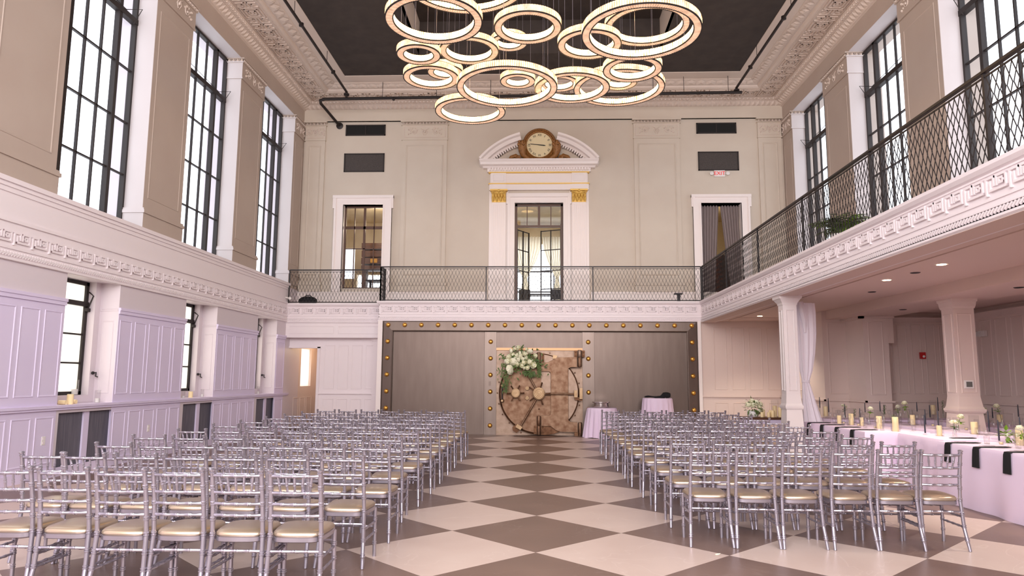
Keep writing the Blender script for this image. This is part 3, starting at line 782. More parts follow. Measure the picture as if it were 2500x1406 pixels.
# ================================================================ BALCONY
bal = MB()
bal.box(-8.0, -XF + .3, 14.2, YB + .1, 3.22, 3.74); bal.box(-XF + .05, 8.0, YF + .1, YB + .1, 3.22, 3.74); bal.box(XF + .05, 8.0, YREAR, YF + .2, 3.3, 3.74)
balcony = struct(bal.build('floor_balcony', M['soffit']), 'balcony floor along the back and right walls')
fp = [(-.4,3.17),(0,3.17),(.025,3.19),(.025,3.215),(0,3.225),(0,3.66),(.03,3.68),(.06,3.72),(.06,3.76),(-.4,3.76)]
fpath = [((-7.6, 14.1, 0), (0,-1,0)), ((-XF, 14.1, 0), (-1,-1,0)), ((-XF, YF, 0), (-1,-1,0)), ((XF, YF, 0), (-1,-1,0)), ((XF, YREAR, 0), (-1,0,0))]
fascia = struct(MB().sweep(fp, [(o_, a_, (0,0,1)) for o_, a_ in fpath]).build('trim_2', M['fascia']), 'white fret-patterned balcony fascia')
def strip(mb, z0, z1, p):
    mb.box(-7.55, -XF, 14.1 - p, 14.12, z0, z1); mb.box(-XF - p, -XF + .02, YF - p, 14.1, z0, z1); mb.box(-XF, XF - p, YF - p, YF + .02, z0, z1); mb.box(XF - p, XF + .02, YREAR, YF, z0, z1)
st = MB()
for z0, z1, p in ((3.635, 3.655, .014), (3.372, 3.39, .014), (3.295, 3.315, .02)): strip(st, z0, z1, p)
st.build('fascia_fillet', M['fascia'], fascia)
run_keys(fascia, key_fascia, (-7.5, 14.1, 3.435), (1, 0, 0), 2.85, KW, RB)
run_keys(fascia, key_fascia, (-XF + .05, YF, 3.435), (1, 0, 0), 9.05, KW, RB)
run_keys(fascia, key_fascia, (XF, YF - .1, 3.435), (0, -1, 0), 14.6, KW, RR)
rp = MB(); beads(rp, (-7.5, 14.1, 3.262), (-XF, 14.1, 3.262), .055, .03, (0,-1,0)); beads(rp, (-XF, YF, 3.262), (XF, YF, 3.262), .055, .03, (0,-1,0)); beads(rp, (XF, YF, 3.262), (XF, -1.0, 3.262), .055, .03, (-1,0,0))
o = rp.build('rope_moulding', M['fascia'], fascia, fix=False); o['kind'] = 'stuff'

def railing(label, p0, p1, npan, closed_end=False):
    p0, p1 = Vector(p0), Vector(p1); d = p1 - p0; L = d.length; d.normalize(); n = Vector((0,0,1)).cross(d)
    e = thing('balcony_railing', label, 'railing', p0)
    def P(mb, nm, m, **k): o = mb.build(nm, m, e, **k); o.location = -p0; return o
    Z = Vector((0,0,1))
    P(MB().bar(p0 + Z*1.0, p1 + Z*1.0, .055, .03), 'handrail', M['iron'])
    P(MB().bar(p0 + Z*.03, p1 + Z*.03, .03, .025), 'bottom_rail', M['iron'])
    P(MB().bar(p0 + Z*.945, p1 + Z*.945, .02, .014), 'upper_rail', M['iron'])
    w = L / npan
    for k in range(npan + 1):
        a = p0 + d*(k*w); P(MB().bar(a, a + Z*1.0, .032, .032, up=(1,0,0) if abs(d.x) < .5 else (0,1,0)), 'post', M['iron'])
    for k in range(npan):
        mb = MB(); a = p0 + d*(k*w + .03); ww = w - .06; N = max(6, int(ww / .098)); q = ww / N
        for i in range(N):
            for s in (-1, 1):
                pts = []
                for t in range(5):
                    z = .04 + .9*t/4
                    x = (i + .5)*q + s*q*.48*(1 if t % 2 == 0 else -1)
                    pts.append(a + d*x + Z*z + n*s*.004)
                for u, v in zip(pts, pts[1:]): mb.bar(u, v, .0075, .0075, up=n)
        P(mb, 'lattice', M['iron'], fix=False)['kind'] = 'stuff'
    return e
ZB = 3.76
railing('black lattice railing on the recessed balcony corner, beside the black bag', (-7.48, 14.05, ZB), (-XF - .02, 14.05, ZB), 1)
railing('short black lattice railing return at the step in the back balcony', (-XF + .02, 14.05, ZB), (-XF + .02, YF + .02, ZB), 1)
railing('long black lattice railing across the back balcony below the clock', (-XF + .02, YF + .02, ZB), (XF + .02, YF + .02, ZB), 3)
railing('black lattice railing running along the right balcony', (XF + .06, YF + .02, ZB), (XF + .06, -2.04, ZB), 6)

# ================================================================ LOWER BACK WALLS
lb = MB()
grid_wall(lb, 'y', 14.5, 14.7, -7.6, -4.55, 0, 3.2, [(-7.6, -6.62, 0, 2.44)])
lb.box(-XF + .0, -4.47, YV, 14.7, 0, 3.2)
wall_corner = struct(lb.build('wall_back_left', M['fascia']), 'panelled wall with a doorway in the back left corner')
bm_ = MB(); bm_.box(-7.6, -4.55, 14.12, 14.5, 2.74, 3.2); bm_.build('lintel', M['fascia'], wall_corner)
for x in (-7.45, -5.98): panel(wall_corner, 'lintel_panel', M['fascia'], 1.36, .24, (x, 14.12, 2.85), RB, .03)
for k in range(4):
    x = -6.47 + k*.42
    panel(wall_corner, 'wainscot_panel', M['fascia'], .33, 1.32, (x, 14.5, 1.22), RB); panel(wall_corner, 'wainscot_panel', M['fascia'], .33, .72, (x, 14.5, .22), RB)
q = MB(); q.box(-6.66, -4.6, 14.44, 14.5, 1.07, 1.11); q.box(-4.98, -4.6, 14.4, 14.5, 0, 2.74); q.box(-5.0, -4.6, 14.37, 14.5, 2.66, 2.74); q.box(-6.68, -6.6, 14.46, 14.72, 0, 2.48); q.box(-7.6, -6.6, 14.46, 14.52, 2.44, 2.5)
q.build('chair_rail', M['fascia'], wall_corner)
co_ = MB(); grid_wall(co_, 'x', -7.55, -7.9, 15.4, 19, 0, 3.2, [(15.6, 16.6, 1.28, 2.48)]); co_.box(-6.55, -6.4, 14.7, 19, 0, 3.2); co_.box(-9, -6.4, 14.7, 19, 2.75, 3.2)
co_.box(-7.55, -6.55, 17.2, 17.4, 0, 2.75)
corr = struct(co_.build('wall_corridor', M['tan']), 'tan corridor behind the doorway in the back left corner')
for k in range(3): panel(corr, 'wainscot_panel', M['tan'], .5, .72, (-7.55, 15.0 + k*.62, .22), RL); None
MB().box(-7.62, -7.61, 15.6, 16.6, 1.28, 2.48).build('pane', M['frost'], corr)
lp = bpy.data.lights.new('corridor_lamp', 'POINT'); lp.energy = 12; lp.color = (1, .78, .5); lp.shadow_soft_size = .15
o = bpy.data.objects.new('corridor_lamp', lp); o.location = (-7.0, 16.2, 2.5); COL.objects.link(o)

# ================================================================ VAULT FRONT
def steel_mat(name, c, c2, rough, streak=True):
    m = bpy.data.materials.new(name); m.use_nodes = True
    nt = m.node_tree; n = nt.nodes; l = nt.links; b = n['Principled BSDF']
    tc = n.new('ShaderNodeTexCoord'); mp = n.new('ShaderNodeMapping'); mp.inputs['Scale'].default_value = (3, 3, .5) if streak else (3.5, 3.5, 3.5)
    l.new(tc.outputs['Object'], mp.inputs[0])
    nz = n.new('ShaderNodeTexNoise'); nz.inputs['Scale'].default_value = 2.2; nz.inputs['Detail'].default_value = 6; l.new(mp.outputs[0], nz.inputs['Vector'])
    rp = n.new('ShaderNodeValToRGB'); rp.color_ramp.elements[0].position = .3; rp.color_ramp.elements[1].position = .72
    rp.color_ramp.elements[0].color = lin(c); rp.color_ramp.elements[1].color = lin(c2)
    l.new(nz.outputs['Fac'], rp.inputs[0]); l.new(rp.outputs[0], b.inputs['Base Color'])
    b.inputs['Metallic'].default_value = .85; b.inputs['Roughness'].default_value = rough
    return m
M['steel'] = steel_mat('brushed_steel', (106, 92, 85), (114, 100, 92), .4)
M['steel_frame'] = steel_mat('satin_steel_frame', (116, 102, 94), (124, 110, 102), .38)
M['rust'] = steel_mat('rusted_vault_steel', (112, 80, 60), (150, 122, 100), .5, False)
M['rustdark'] = steel_mat('dark_rusted_steel', (82, 54, 38), (124, 90, 66), .5, False)
M['worn'] = steel_mat('worn_pale_steel', (136, 114, 98), (156, 134, 118), .45, False)
M['hub'] = steel_mat('worn_nickel', (146, 118, 88), (168, 142, 112), .42, False)
vf = thing('vault_front', 'wide brushed steel vault wall framed with round brass bolts', 'vault', (0, YV, 0))
def V(mb, nm, m, **k): o = mb.build(nm, m, vf, **k); o.location = (0, -YV, 0); return o
V(MB().box(-4.47, 4.47, YV, YV + .12, 0, 3.19), 'backing', M['steel'])
V(MB().box(-4.16, -1.55, YV - .02, YV, 0, 2.89), 'steel_panel', M['steel']); V(MB().box(1.58, 4.2, YV - .02, YV, 0, 2.89), 'steel_panel', M['steel']); V(MB().box(-1.2, 1.24, YV - .03, YV, 2.43, 2.86), 'steel_panel', M['steel'])
V(MB().box(-1.2, 1.24, YV - .02, YV, 0, 2.36), 'door_jamb_plate', M['worn'])
def fbar(pts, nm='frame_bar'):
    mb = MB(); prof = [(0, 0), (0, -.1), (.05, -.13), (.22, -.09), (.30, -.05), (.30, 0)]
    return mb
fr = MB(); prof = [(0, 0), (0, .09), (.03, .105), (.275, .135), (.30, .12), (.30, 0)]
fr.sweep(prof, [((-4.47, YV, 0), (1,0,0), (0,-1,0)), ((-4.47, YV, 3.19), (1,0,-1), (0,-1,0)), ((4.47, YV, 3.19), (-1,0,-1), (0,-1,0)), ((4.47, YV, 0), (-1,0,0), (0,-1,0))])
V(fr, 'frame', M['steel_frame'])
for x0, x1 in ((-1.53, -1.2), (1.24, 1.57)):
    b = MB(); b.box(x0, x1, YV - .05, YV, 0, 2.88); b.box(x0, x0 + .03, YV - .065, YV, 0, 2.88); b.box(x1 - .03, x1, YV - .065, YV, 0, 2.88)
    V(b, 'divider_bar', M['steel_frame'])
V(MB().box(-1.2, 1.24, YV - .07, YV, 2.36, 2.43), 'lintel_bar', mat('bronzed_lintel', (186, 142, 104), .4, .6))
V(MB().box(-1.41, -1.35, YV - .06, YV, 1.36, 1.48), 'switch_plate', M['steel'])
bolt = MB().lathe([(1e-4, .045), (.03, .043), (.05, .03), (.062, .008), (.066, 0)], (0,0,0), 16, 'y').mesh('brass_bolt', M['brass'], True)
bolt2 = MB().lathe([(1e-4, .03), (.02, .03), (.024, .022), (.05, .02), (.06, .004), (.06, 0)], (0,0,0), 16, 'y').mesh('brass_bolt', M['brass'], True)
def bolts(x, z, y): inst('brass_bolt', bolt, vf, (x, y - YV, z))
for k in range(19): bolts(-4.31 + 8.62*k/18, 3.07, YV - .135)
for k in range(1, 7):
    z = 3.07 - .47*k
    for x in (-4.31, 4.31): bolts(x, z, YV - .135)
    for x in (-1.365, 1.405): bolts(x, z, YV - .05)
wt = MB(); wt.box(-XF - .0, -4.47, YV - .14, YV, 0, 3.2); wt.box(4.47, 4.56, YV - .14, YV + .1, 0, 3.2)
struct(wt.build('trim_3', M['white']), 'white trim strips at the ends of the vault wall')

# ---- round vault door
VC = Vector((0.01, 13.36, 1.15)); K6 = 1/6.114 * 20.02 / FPX   # crop pixel of the door study -> metres
def vx(px, py): return ((px - 828) * K6, (740 - py) * K6)
vd = thing('vault_door', 'round rusted steel vault door with spoked wheels and crane hinge', 'vault door', VC)
def D(mb, nm, m, **k): return mb.build(nm, m, vd, **k)
def disc(r, y0, y1, c=(0, 0), n=48, bev=.02): return MB().lathe([(1e-4, y1), (r - bev, y1), (r, y1 - bev), (r, y0), (1e-4, y0)], (c[0], 0, c[1]), n, 'y')
D(disc(1.10, -.12, .04), 'door_disc', M['rust'], smooth=True)
rim = MB(); rim.lathe([(1.09, -.1), (1.125, -.1), (1.125, .06), (1.10, .07), (1.09, .05), (1.09, -.1)], (0,0,0), 64, 'y'); D(rim, 'door_rim', M['rustdark'], smooth=True)
def plate(pts, y0, y1, nm, m): return D(MB().poly([(vx(*p)[0], -y0, vx(*p)[1]) for p in pts], (0, -(y1 - y0), 0)), nm, m)
plate([(855,285),(960,285),(1030,250),(1100,210),(1385,205),(1385,350),(1300,350),(1262,368),(1253,410),(1253,1090),(1262,1125),(1285,1142),(1390,1150),(1390,1290),(1140,1285),(1075,1262),(1000,1205),(865,1205),(865,1055),(970,1055),(997,1045),(1005,1015),(1005,455),(997,428),(975,415),(855,415)], .04, .15, 'crane_hinge_plate', M['rust'])
plate([(862,1205),(1000,1205),(1075,1262),(1140,1285),(1060,1315),(960,1335),(862,1335)], .03, .07, 'lower_wing', M['rustdark'])
plate([(855,150),(1000,155),(1050,185),(1040,240),(960,280),(855,285)], .045, .06, 'upper_wing', M['worn'])
plate([(862,420),(970,420),(1000,450),(1000,735),(862,735)], .04, .052, 'pale_panel', M['worn'])
plate([(1262,372),(1330,440),(1385,560),(1410,700),(1410,800),(1385,930),(1330,1050),(1285,1125),(1262,1100)], .04, .05, 'sheen_panel', M['worn'])
def cyl(x0, x1, z0, z1, y, nm, m):
    a, c = vx(x0, z0); b, d = vx(x1, z1); r = (b - a)/2
    h = abs(c - d); mb = MB(); mb.lathe([(r*.8, -h/2), (r, -h/2 + .02), (r, h/2 - .02), (r*.8, h/2)], ((a + b)/2, -y, (c + d)/2), 16, 'z'); return D(mb, nm, m, smooth=True)
cyl(1395, 1460, 100, 205, .12, 'hinge_knuckle', M['worn']); cyl(1395, 1460, 208, 350, .12, 'hinge_knuckle', M['rust']); cyl(1398, 1456, 1150, 1358, .12, 'hinge_knuckle', M['rust'])
cyl(797, 857, 1062, 1200, .12, 'hinge_knuckle', M['rust']); cyl(797, 857, 1203, 1335, .12, 'hinge_knuckle', M['rust']); cyl(797, 855, 135, 415, .1, 'hinge_knuckle', M['rust'])
for pts in ([(1350,105),(1392,105),(1392,205),(1350,205)], [(1465,105),(1505,105),(1505,205),(1465,205)], [(755,1205),(795,1205),(795,1325),(755,1325)], [(862,150),(905,150),(905,280),(862,280)], [(1345,1290),(1395,1290),(1395,1350),(1345,1350)]):
    plate(pts, .0, .09, 'hinge_bracket', M['rustdark'])
def bolthead(px, py, r=.03, y=.06): 
    x, z = vx(px, py); return D(MB().lathe([(1e-4, .03), (r*.7, .03), (r, .015), (r, 0)], (x, -y, z), 10, 'y'), 'rivet', M['rustdark'], smooth=True)
for p in ((1370,130),(1370,185),(1487,130),(1487,185),(775,1225),(775,1305),(883,175),(883,250),(883,1225),(883,1305)): bolthead(*p, .022, .09)
for p in ((235,575),(255,655),(212,735),(255,800),(235,893),(290,955),(290,1048),(365,1090),(390,1170),(565,1310),(1360,432),(1420,585),(1425,905),(1360,1055),(990,145)): bolthead(*p, .018, -.05)
for p in ((830,500),(830,965)): bolthead(*p, .022, .05)
def wheel(px, py, r, spokes, L, name, ph):
    x, z = vx(px, py); y = .2
    wh = D(MB().lathe([(1e-4, .04), (r*.12, .04), (r*.16, .02), (r*.35, .02), (r*.38, .03), (r*.62, .03), (r*.66, .02), (r*.8, .02), (r*.84, .035), (r*.97, .03), (r, .01), (r, -.03), (r*.7, -.1), (1e-4, -.1)], (x, -y, z), 32, 'y'), name, M['hub'], smooth=True)
    for k in range(spokes):
        a = ph + 2*PI*k/spokes
        MB().tube([(x + r*.9*math.cos(a), -y, z + r*.9*math.sin(a)), (x + L*math.cos(a), -y - .01, z + L*math.sin(a)), (x + L*1.02*math.cos(a), -y - .01, z + L*1.02*math.sin(a))], [.016, .021, .012], 8).build('spoke_handle', M['rustdark'], wh, smooth=True)
wheel(828, 740, 92*K6, 5, 168*K6, 'main_wheel', math.radians(74)); wheel(487, 735, 70*K6, 6, 126*K6, 'small_wheel', math.radians(2))
for p in ((655,663),(655,803)):
    x, z = vx(*p); D(MB().lathe([(1e-4, .03), (.022, .03), (.03, .015), (.05, .015), (.055, 0)], (x, -.12, z), 14, 'y'), 'lock_boss', M['hub'], smooth=True)
def rod(a, b, r, nm='bolt_rod', y=.19):
    (x0, z0), (x1, z1) = vx(*a), vx(*b); return D(MB().tube([(x0, -y, z0), (x1, -y, z1)], r, 10), nm, M['rust'], smooth=True)
rod((790, 680), (625, 395), .028); rod((915, 742), (1345, 742), .028); rod((785, 830), (560, 1215), .028)
plate([(1340,690),(1385,690),(1385,790),(1340,790)], .1, .24, 'rod_bracket', M['hub']); plate([(1418,655),(1462,655),(1462,812),(1418,812)], .1, .24, 'rod_bracket', M['hub'])
plate([(1345,795),(1465,780),(1460,840),(1350,830)], .08, .14, 'bracket_foot', M['rustdark'])
plate([(515,1175),(590,1220),(560,1262),(488,1222)], .1, .24, 'rod_bracket', M['hub']); plate([(440,1230),(500,1180),(560,1265),(500,1310),(445,1275)], .0, .1, 'bracket_foot', M['rustdark'])
plate([(1035,170),(1100,185),(1085,225),(1030,232)], .06, .13, 'top_clamp', M['hub'])
x, z0 = vx(290, 625); _, z1 = vx(290, 845)
D(MB().tube([(x, -.2, z1), (x, -.2, z0)], .022, 10), 'grip_bar', M['iron'], smooth=True)
for zz in (z0, z1): D(MB().lathe([(1e-4, .14), (.03, .14), (.045, .1), (.04, .05), (.055, -.05)], (x, -.1, zz), 14, 'y'), 'grip_mount', M['hub'], smooth=True)

# ================================================================ RIGHT SIDE ROOM UNDER THE BALCONY
rc = MB()
rc.box(XF + .3, 6.85, YREAR, 13.6, 3.2, 3.32); rc.box(6.85, 8.0, YREAR, 13.6, 3.0, 3.32); rc.box(8.0, 10.2, YREAR, 13.6, 3.12, 3.32); rc.box(XF - .0, XF + .35, YREAR, YF, 3.165, 3.3)
ceiling2 = struct(rc.build('ceiling_side_room', M['soffit']), 'low plaster ceiling under the right balcony')
cl = MB(); cl.box(5.25, 5.28, YREAR, 13.0, 3.185, 3.21); cl.box(5.28, 6.85, 12.2, 12.24, 3.185, 3.21); cl.build('ceiling_bead', M['soffit'], ceiling2)
rr = MB()
rr.box(XF + .0, 6.9, YV, YV + .15, 0, 3.2); rr.box(6.75, 6.95, 10.6, 13.5, 0, 3.2); rr.box(6.75, 7.6, 10.4, 10.6, 0, 3.2)
rr.box(7.3, 7.5, 9.75, 10.4, 0, 3.15); rr.box(7.3, 7.85, 9.5, 9.75, 0, 3.15); rr.box(7.5, 9.5, 10.0, 10.2, 0, 3.2); rr.box(9.5, 9.7, YREAR, 10.2, 0, 3.2)
wall_side = struct(rr.build('wall_side_room', M['tan']), 'panelled walls of the side room under the right balcony')
for k in range(4):
    x = 4.93 + k*.49; panel(wall_side, 'wainscot_panel', M['tan'], .37, 1.75, (x, YV, 1.28), RB); panel(wall_side, 'wainscot_panel', M['tan'], .37, .7, (x, YV, .24), RB)
panel(wall_side, 'wainscot_panel', M['tan'], .5, 1.7, (6.86, 10.4, 1.24), RB, .04); panel(wall_side, 'wainscot_panel', M['tan'], .5, .7, (6.86, 10.4, .24), RB)
panel(wall_side, 'wainscot_panel', M['tan'], .34, 1.65, (7.4, 9.5, 1.24), RB, .04)
for k in range(5):
    x = 7.95 + k*.32; panel(wall_side, 'wainscot_panel', M['tan'], .24, 1.6, (x, 10.0, 1.26), RB); panel(wall_side, 'wainscot_panel', M['tan'], .24, .7, (x, 10.0, .24), RB)
for k in range(12):
    y = 9.9 - k*.5; panel(wall_side, 'wainscot_panel', M['tan'], .38, 1.6, (9.5, y, 1.26), RR); panel(wall_side, 'wainscot_panel', M['tan'], .38, .7, (9.5, y, .24), RR)
panel(wall_side, 'wainscot_panel', M['tan'], 1.3, 1.2, (6.75, 12.9, 1.3), RR, .03)
w = MB()
w.box(4.56, 6.75, YV - .05, YV, 1.08, 1.12); w.box(6.71, 6.75, 10.36, YV, 1.08, 1.12); w.box(6.71, 7.32, 10.36, 10.4, 1.08, 1.12); w.box(7.26, 7.3, 9.46, 10.4, 1.08, 1.12); w.box(7.26, 7.9, 9.46, 9.5, 1.08, 1.12); w.box(7.85, 9.5, 9.96, 10.0, 1.08, 1.12); w.box(9.46, 9.5, YREAR, 10.0, 1.08, 1.12)
w.build('chair_rail', M['tan'], wall_side)
c = MB(); cpz = [(0, 2.9), (.03, 2.92), (.12, 3.0), (.12, 3.02), (0, 3.02)]
c.sweep(cpz, [((7.85, 10.0, .0), (0,-1,0), (0,0,1)), ((9.5, 10.0, 0), (-1,-1,0), (0,0,1)), ((9.5, YREAR, 0), (-1,0,0), (0,0,1))]); c.box(7.2, 7.95, 9.4, 9.5, 2.95, 3.03); c.box(7.2, 7.3, 9.4, 10.4, 2.95, 3.03)
c.build('crown_moulding', M['tan'], wall_side)
MB().box(7.85, 7.98, 9.52, 9.74, 2.4, 3.05).build('bulkhead_step', M['tan'], wall_side)

def column(label, x0, y0, s, flare, ztop, capf=1.6, cm='colpaint'):
    e = thing('column', label, 'column', (x0 + s/2, y0 + s/2, 0))
    cx, cy = x0 + s/2, y0 + s/2
    def P(mb, nm, m): return mb.build(nm, m, e)
    h = s/2
    def tier(mb, r0, r1, z0, z1): mb.add([(-r0,-r0,z0),(r0,-r0,z0),(r0,r0,z0),(-r0,r0,z0),(-r1,-r1,z1),(r1,-r1,z1),(r1,r1,z1),(-r1,r1,z1)], [(3,2,1,0),(4,5,6,7),(0,1,5,4),(1,2,6,5),(2,3,7,6),(3,0,4,7)])
    mb = MB(); tier(mb, h*1.12, h, 1.13, 1.3); tier(mb, h, h, 1.3, ztop); P(mb, 'shaft', M[cm])
    mb = MB(); tier(mb, h + flare, h*1.1, .12, 1.02); tier(mb, h + flare + .03, h + flare + .02, 0, .12); P(mb, 'pedestal', M[cm])
    mb = MB(); tier(mb, h*1.2, h*1.28, 1.02, 1.05); tier(mb, h*1.3, h*1.3, 1.05, 1.09); tier(mb, h*1.22, h*1.12, 1.09, 1.13); P(mb, 'pedestal_cap', M[cm])
    mb = MB(); tier(mb, h*1.05, h*1.12, ztop - .17, ztop - .13); tier(mb, h*1.12, h*capf*.95, ztop - .13, ztop - .05); tier(mb, h*capf, h*capf*1.03, ztop - .05, ztop); P(mb, 'capital', M[cm])
    for rz, ox, oy in ((RB, -h + .05, -h), (RR, -h, h - .05), (RL, h, -h + .05)):
        panel(e, 'shaft_panel', M[cm], s - .1, ztop - .17 - 1.45, (ox, oy, 1.36), rz, .025, .012)
    return e
column('white square column beside the tied white drape', 4.69, 7.0, .26, .06, 3.165)
column('white square column with a thermostat, standing among the far tables', 7.27, 5.95, .36, .08, 3.0, 1.24, 'tan')
# ================================================================ CHANDELIER RINGS
def crystal_mat(name, c0, c1, s0, s1, dens):
    """prisms set side by side round the ring: dark joints between lit bars"""
    m = bpy.data.materials.new(name); m.use_nodes = True
    nt = m.node_tree; n = nt.nodes; l = nt.links; b = n['Principled BSDF']
    tc = n.new('ShaderNodeTexCoord'); gr = n.new('ShaderNodeTexGradient'); gr.gradient_type = 'RADIAL'
    l.new(tc.outputs['Object'], gr.inputs['Vector'])
    mu = n.new('ShaderNodeMath'); mu.operation = 'MULTIPLY'; mu.inputs[1].default_value = dens; l.new(gr.outputs['Fac'], mu.inputs[0])
    pp_ = n.new('ShaderNodeMath'); pp_.operation = 'PINGPONG'; pp_.inputs[1].default_value = .5; l.new(mu.outputs[0], pp_.inputs[0])
    nz = n.new('ShaderNodeTexNoise'); nz.inputs['Scale'].default_value = 9; nz.inputs['Detail'].default_value = 3
    l.new(tc.outputs['Object'], nz.inputs['Vector'])
    ad = n.new('ShaderNodeMath'); ad.operation = 'MULTIPLY_ADD'; ad.inputs[1].default_value = 1.1; l.new(pp_.outputs[0], ad.inputs[0]); l.new(nz.outputs['Fac'], ad.inputs[2])
    mr = n.new('ShaderNodeMapRange'); mr.inputs['From Min'].default_value = .42; mr.inputs['From Max'].default_value = .95; mr.inputs['To Min'].default_value = s0; mr.inputs['To Max'].default_value = s1
    l.new(ad.outputs[0], mr.inputs[0]); l.new(mr.outputs[0], b.inputs['Emission Strength'])
    rp = n.new('ShaderNodeValToRGB'); e = rp.color_ramp.elements
    e[0].position = .4; e[0].color = lin(c0); e[1].position = .95; e[1].color = lin(c1)
    l.new(ad.outputs[0], rp.inputs[0]); l.new(rp.outputs[0], b.inputs['Emission Color'])
    b.inputs['Base Color'].default_value = lin((150, 130, 112)); b.inputs['Roughness'].default_value = .25
    return m
M['crystal'] = crystal_mat('lit_crystal_prisms', (214, 150, 104), (255, 206, 146), .55, 3.4, 150)
M['crystal_in'] = crystal_mat('lit_crystal_inner', (255, 184, 100), (255, 214, 150), 1.0, 11.0, 110)
M['crystal_low'] = crystal_mat('lit_crystal_underside', (240, 178, 140), (255, 206, 170), .55, .95, 150)
RINGS = [(-1.77,4.606,7.588,.819,'large ring low at the upper left, nearest the camera'),(-1.428,6.042,9.176,1.238,'largest ring high at the top edge, behind the upper left ring'),(-.192,5.628,7.971,.615,'medium ring near the top centre'),(-.675,8.676,9.207,.414,'small high ring peeking out behind the top centre ring'),
 (-1.413,6.962,8.183,.6,'medium ring just below the upper left ring'),(-2.339,6.363,7.832,.423,'small ring at the far left'),(-2.276,7.567,7.888,.584,'medium dimmer ring at the lower left'),(-2.117,8.512,8.44,.393,'small ring seen through the lower left ring'),
 (-.642,7.177,7.48,1.026,'large bright ring hanging low in the centre'),(-1.573,8.93,7.67,.802,'lowest ring of the cluster'),(-.477,8.794,8.329,.395,'small ring seen through the large centre ring'),(.488,9.603,8.609,.468,'small ring deep behind the centre right'),
 (.711,7.616,7.641,.783,'medium ring right of the large centre ring'),(1.843,8.903,8.173,1.029,'large dimmer ring at the lower right'),(1.868,6.755,7.652,.574,'medium ring right of centre below the biggest ring'),(1.884,9.082,8.388,.395,'small ring half hidden under the right-hand rings'),
 (1.781,4.961,7.492,1.018,'biggest ring at the upper right, nearest the camera'),(2.157,6.663,8.507,.828,'ring seen inside the biggest upper right ring'),(.972,6.09,7.855,.598,'medium ring left of the biggest upper right ring')]
BW, BH = .13, .13
def ring_parts(R):
    n = max(48, int(2*PI*R/.05)); ri = R - BW
    def wall(r, sgn):
        mb = MB(); vs = []; fs = []
        for k in range(2*n):
            a = 2*PI*k/(2*n); rr = r + sgn*(.008 if k % 2 else 0)
            vs += [(rr*math.cos(a), rr*math.sin(a), .008), (rr*math.cos(a), rr*math.sin(a), BH)]
        N = 2*n
        for k in range(N): fs.append((2*k, 2*((k+1) % N), 2*((k+1) % N)+1, 2*k+1))
        return mb.add(vs, fs)
    bt = MB(); vs = []; fs = []; N = 2*n
    for k in range(N):
        a = 2*PI*k/N; z = -.006 if k % 2 else 0
        vs += [((R-.006)*math.cos(a), (R-.006)*math.sin(a), z), ((ri+.006)*math.cos(a), (ri+.006)*math.sin(a), z)]
    for k in range(N): fs.append((2*k, 2*((k+1) % N), 2*((k+1) % N)+1, 2*k+1))
    bt.add(vs, fs)
    def hoop(r, z, t): 
        return MB().lathe([(r-t, z-t), (r+t, z-t), (r+t, z+t), (r-t, z+t), (r-t, z-t)], (0,0,0), n, 'z')
    tp = MB().lathe([(ri, BH), (R, BH), (R, BH+.012), (ri, BH+.012), (ri, BH)], (0,0,0), n, 'z')
    return wall(R, 1), wall(ri, -1), bt, hoop(R, 0, .0105), hoop(ri, 0, .009), tp
for x, y, z, R, where in RINGS:
    e = thing('ring_light', ('lit crystal ring lamp, ' + where), 'ring lamp', (x, y, z), 0, 'crystal ring lamps of the ceiling cluster')
    a, b, c, d, f, g = ring_parts(R)
    a.build('outer_crystals', M['crystal'], e, fix=False); b.build('inner_crystals', M['crystal_in'], e, fix=False); c.build('bottom_crystals', M['crystal_low'], e, fix=False)
    d.build('outer_hoop', M['iron'], e); f.build('inner_hoop', M['iron'], e); g.build('top_plate', M['iron'], e)
    top = 11.5 if abs(x) < 3.3 else 10.52
    for k in range(3):
        t = .5 + k*2*PI/3; cx, cy = (R - BW/2)*math.cos(t), (R - BW/2)*math.sin(t)
        MB().tube([(cx, cy, BH), (cx, cy, top - z)], .0035, 5).build('suspension_wire', M['silver'], e)

# ================================================================ CEILING PIPES
pp = thing('sprinkler_pipe', 'black pipe frame hung below the cornice around the ceiling', 'pipe', (0, 13.4, 10.0))
def Q(mb, nm): o = mb.build(nm, M['pipe'], pp, smooth=True); o.location = (0, -13.4, -10.0); return o
Q(MB().tube([(-6.6, 13.75, 10.0), (6.0, 13.55, 10.0)], .045, 10), 'cross_pipe')
Q(MB().tube([(-6.55, 13.76, 10.0), (-6.7, 13.82, 9.99), (-6.73, 13.98, 9.95), (-6.68, 14.15, 9.9), (-6.41, 14.98, 9.6)], .045, 10), 'wall_bend')
Q(MB().lathe([(.11, 0), (.11, .02), (.06, .04)], (-6.41, 14.98, 9.6), 16, 'y'), 'flange')
for X in (-5.83, 5.86):
    Q(MB().tube([(X, 13.6, 10.16), (X, -6, 10.16)], .036, 10), 'side_pipe')
    Q(MB().tube([(X, 13.6, 10.0), (X, 13.6, 10.16)], .04, 10), 'riser')
    Q(MB().lathe([(.03, -.03), (.085, -.02), (.085, .02), (.03, .03)], (X, 13.6, 10.08), 12, 'z'), 'collar')
    for y in (12.2, 9.5, 6.5, 3.5): Q(MB().lathe([(.04, -.05), (.06, -.04), (.06, .04), (.04, .05)], (X, y, 10.16), 10, 'z'), 'coupling')
    for y in (11.6, 9.0, 6.0): Q(MB().tube([(X, y, 10.16), (X, y, 10.52)], .007, 6), 'hanger_rod')
for x in (-4.75, -3.1, -1.45, .2, 1.9, 3.4, 4.3, 5.6): Q(MB().tube([(x, 13.72 - .016*(x+6.6), 10.0), (x, 13.72 - .016*(x+6.6), 10.5)], .008, 6), 'hanger_rod')
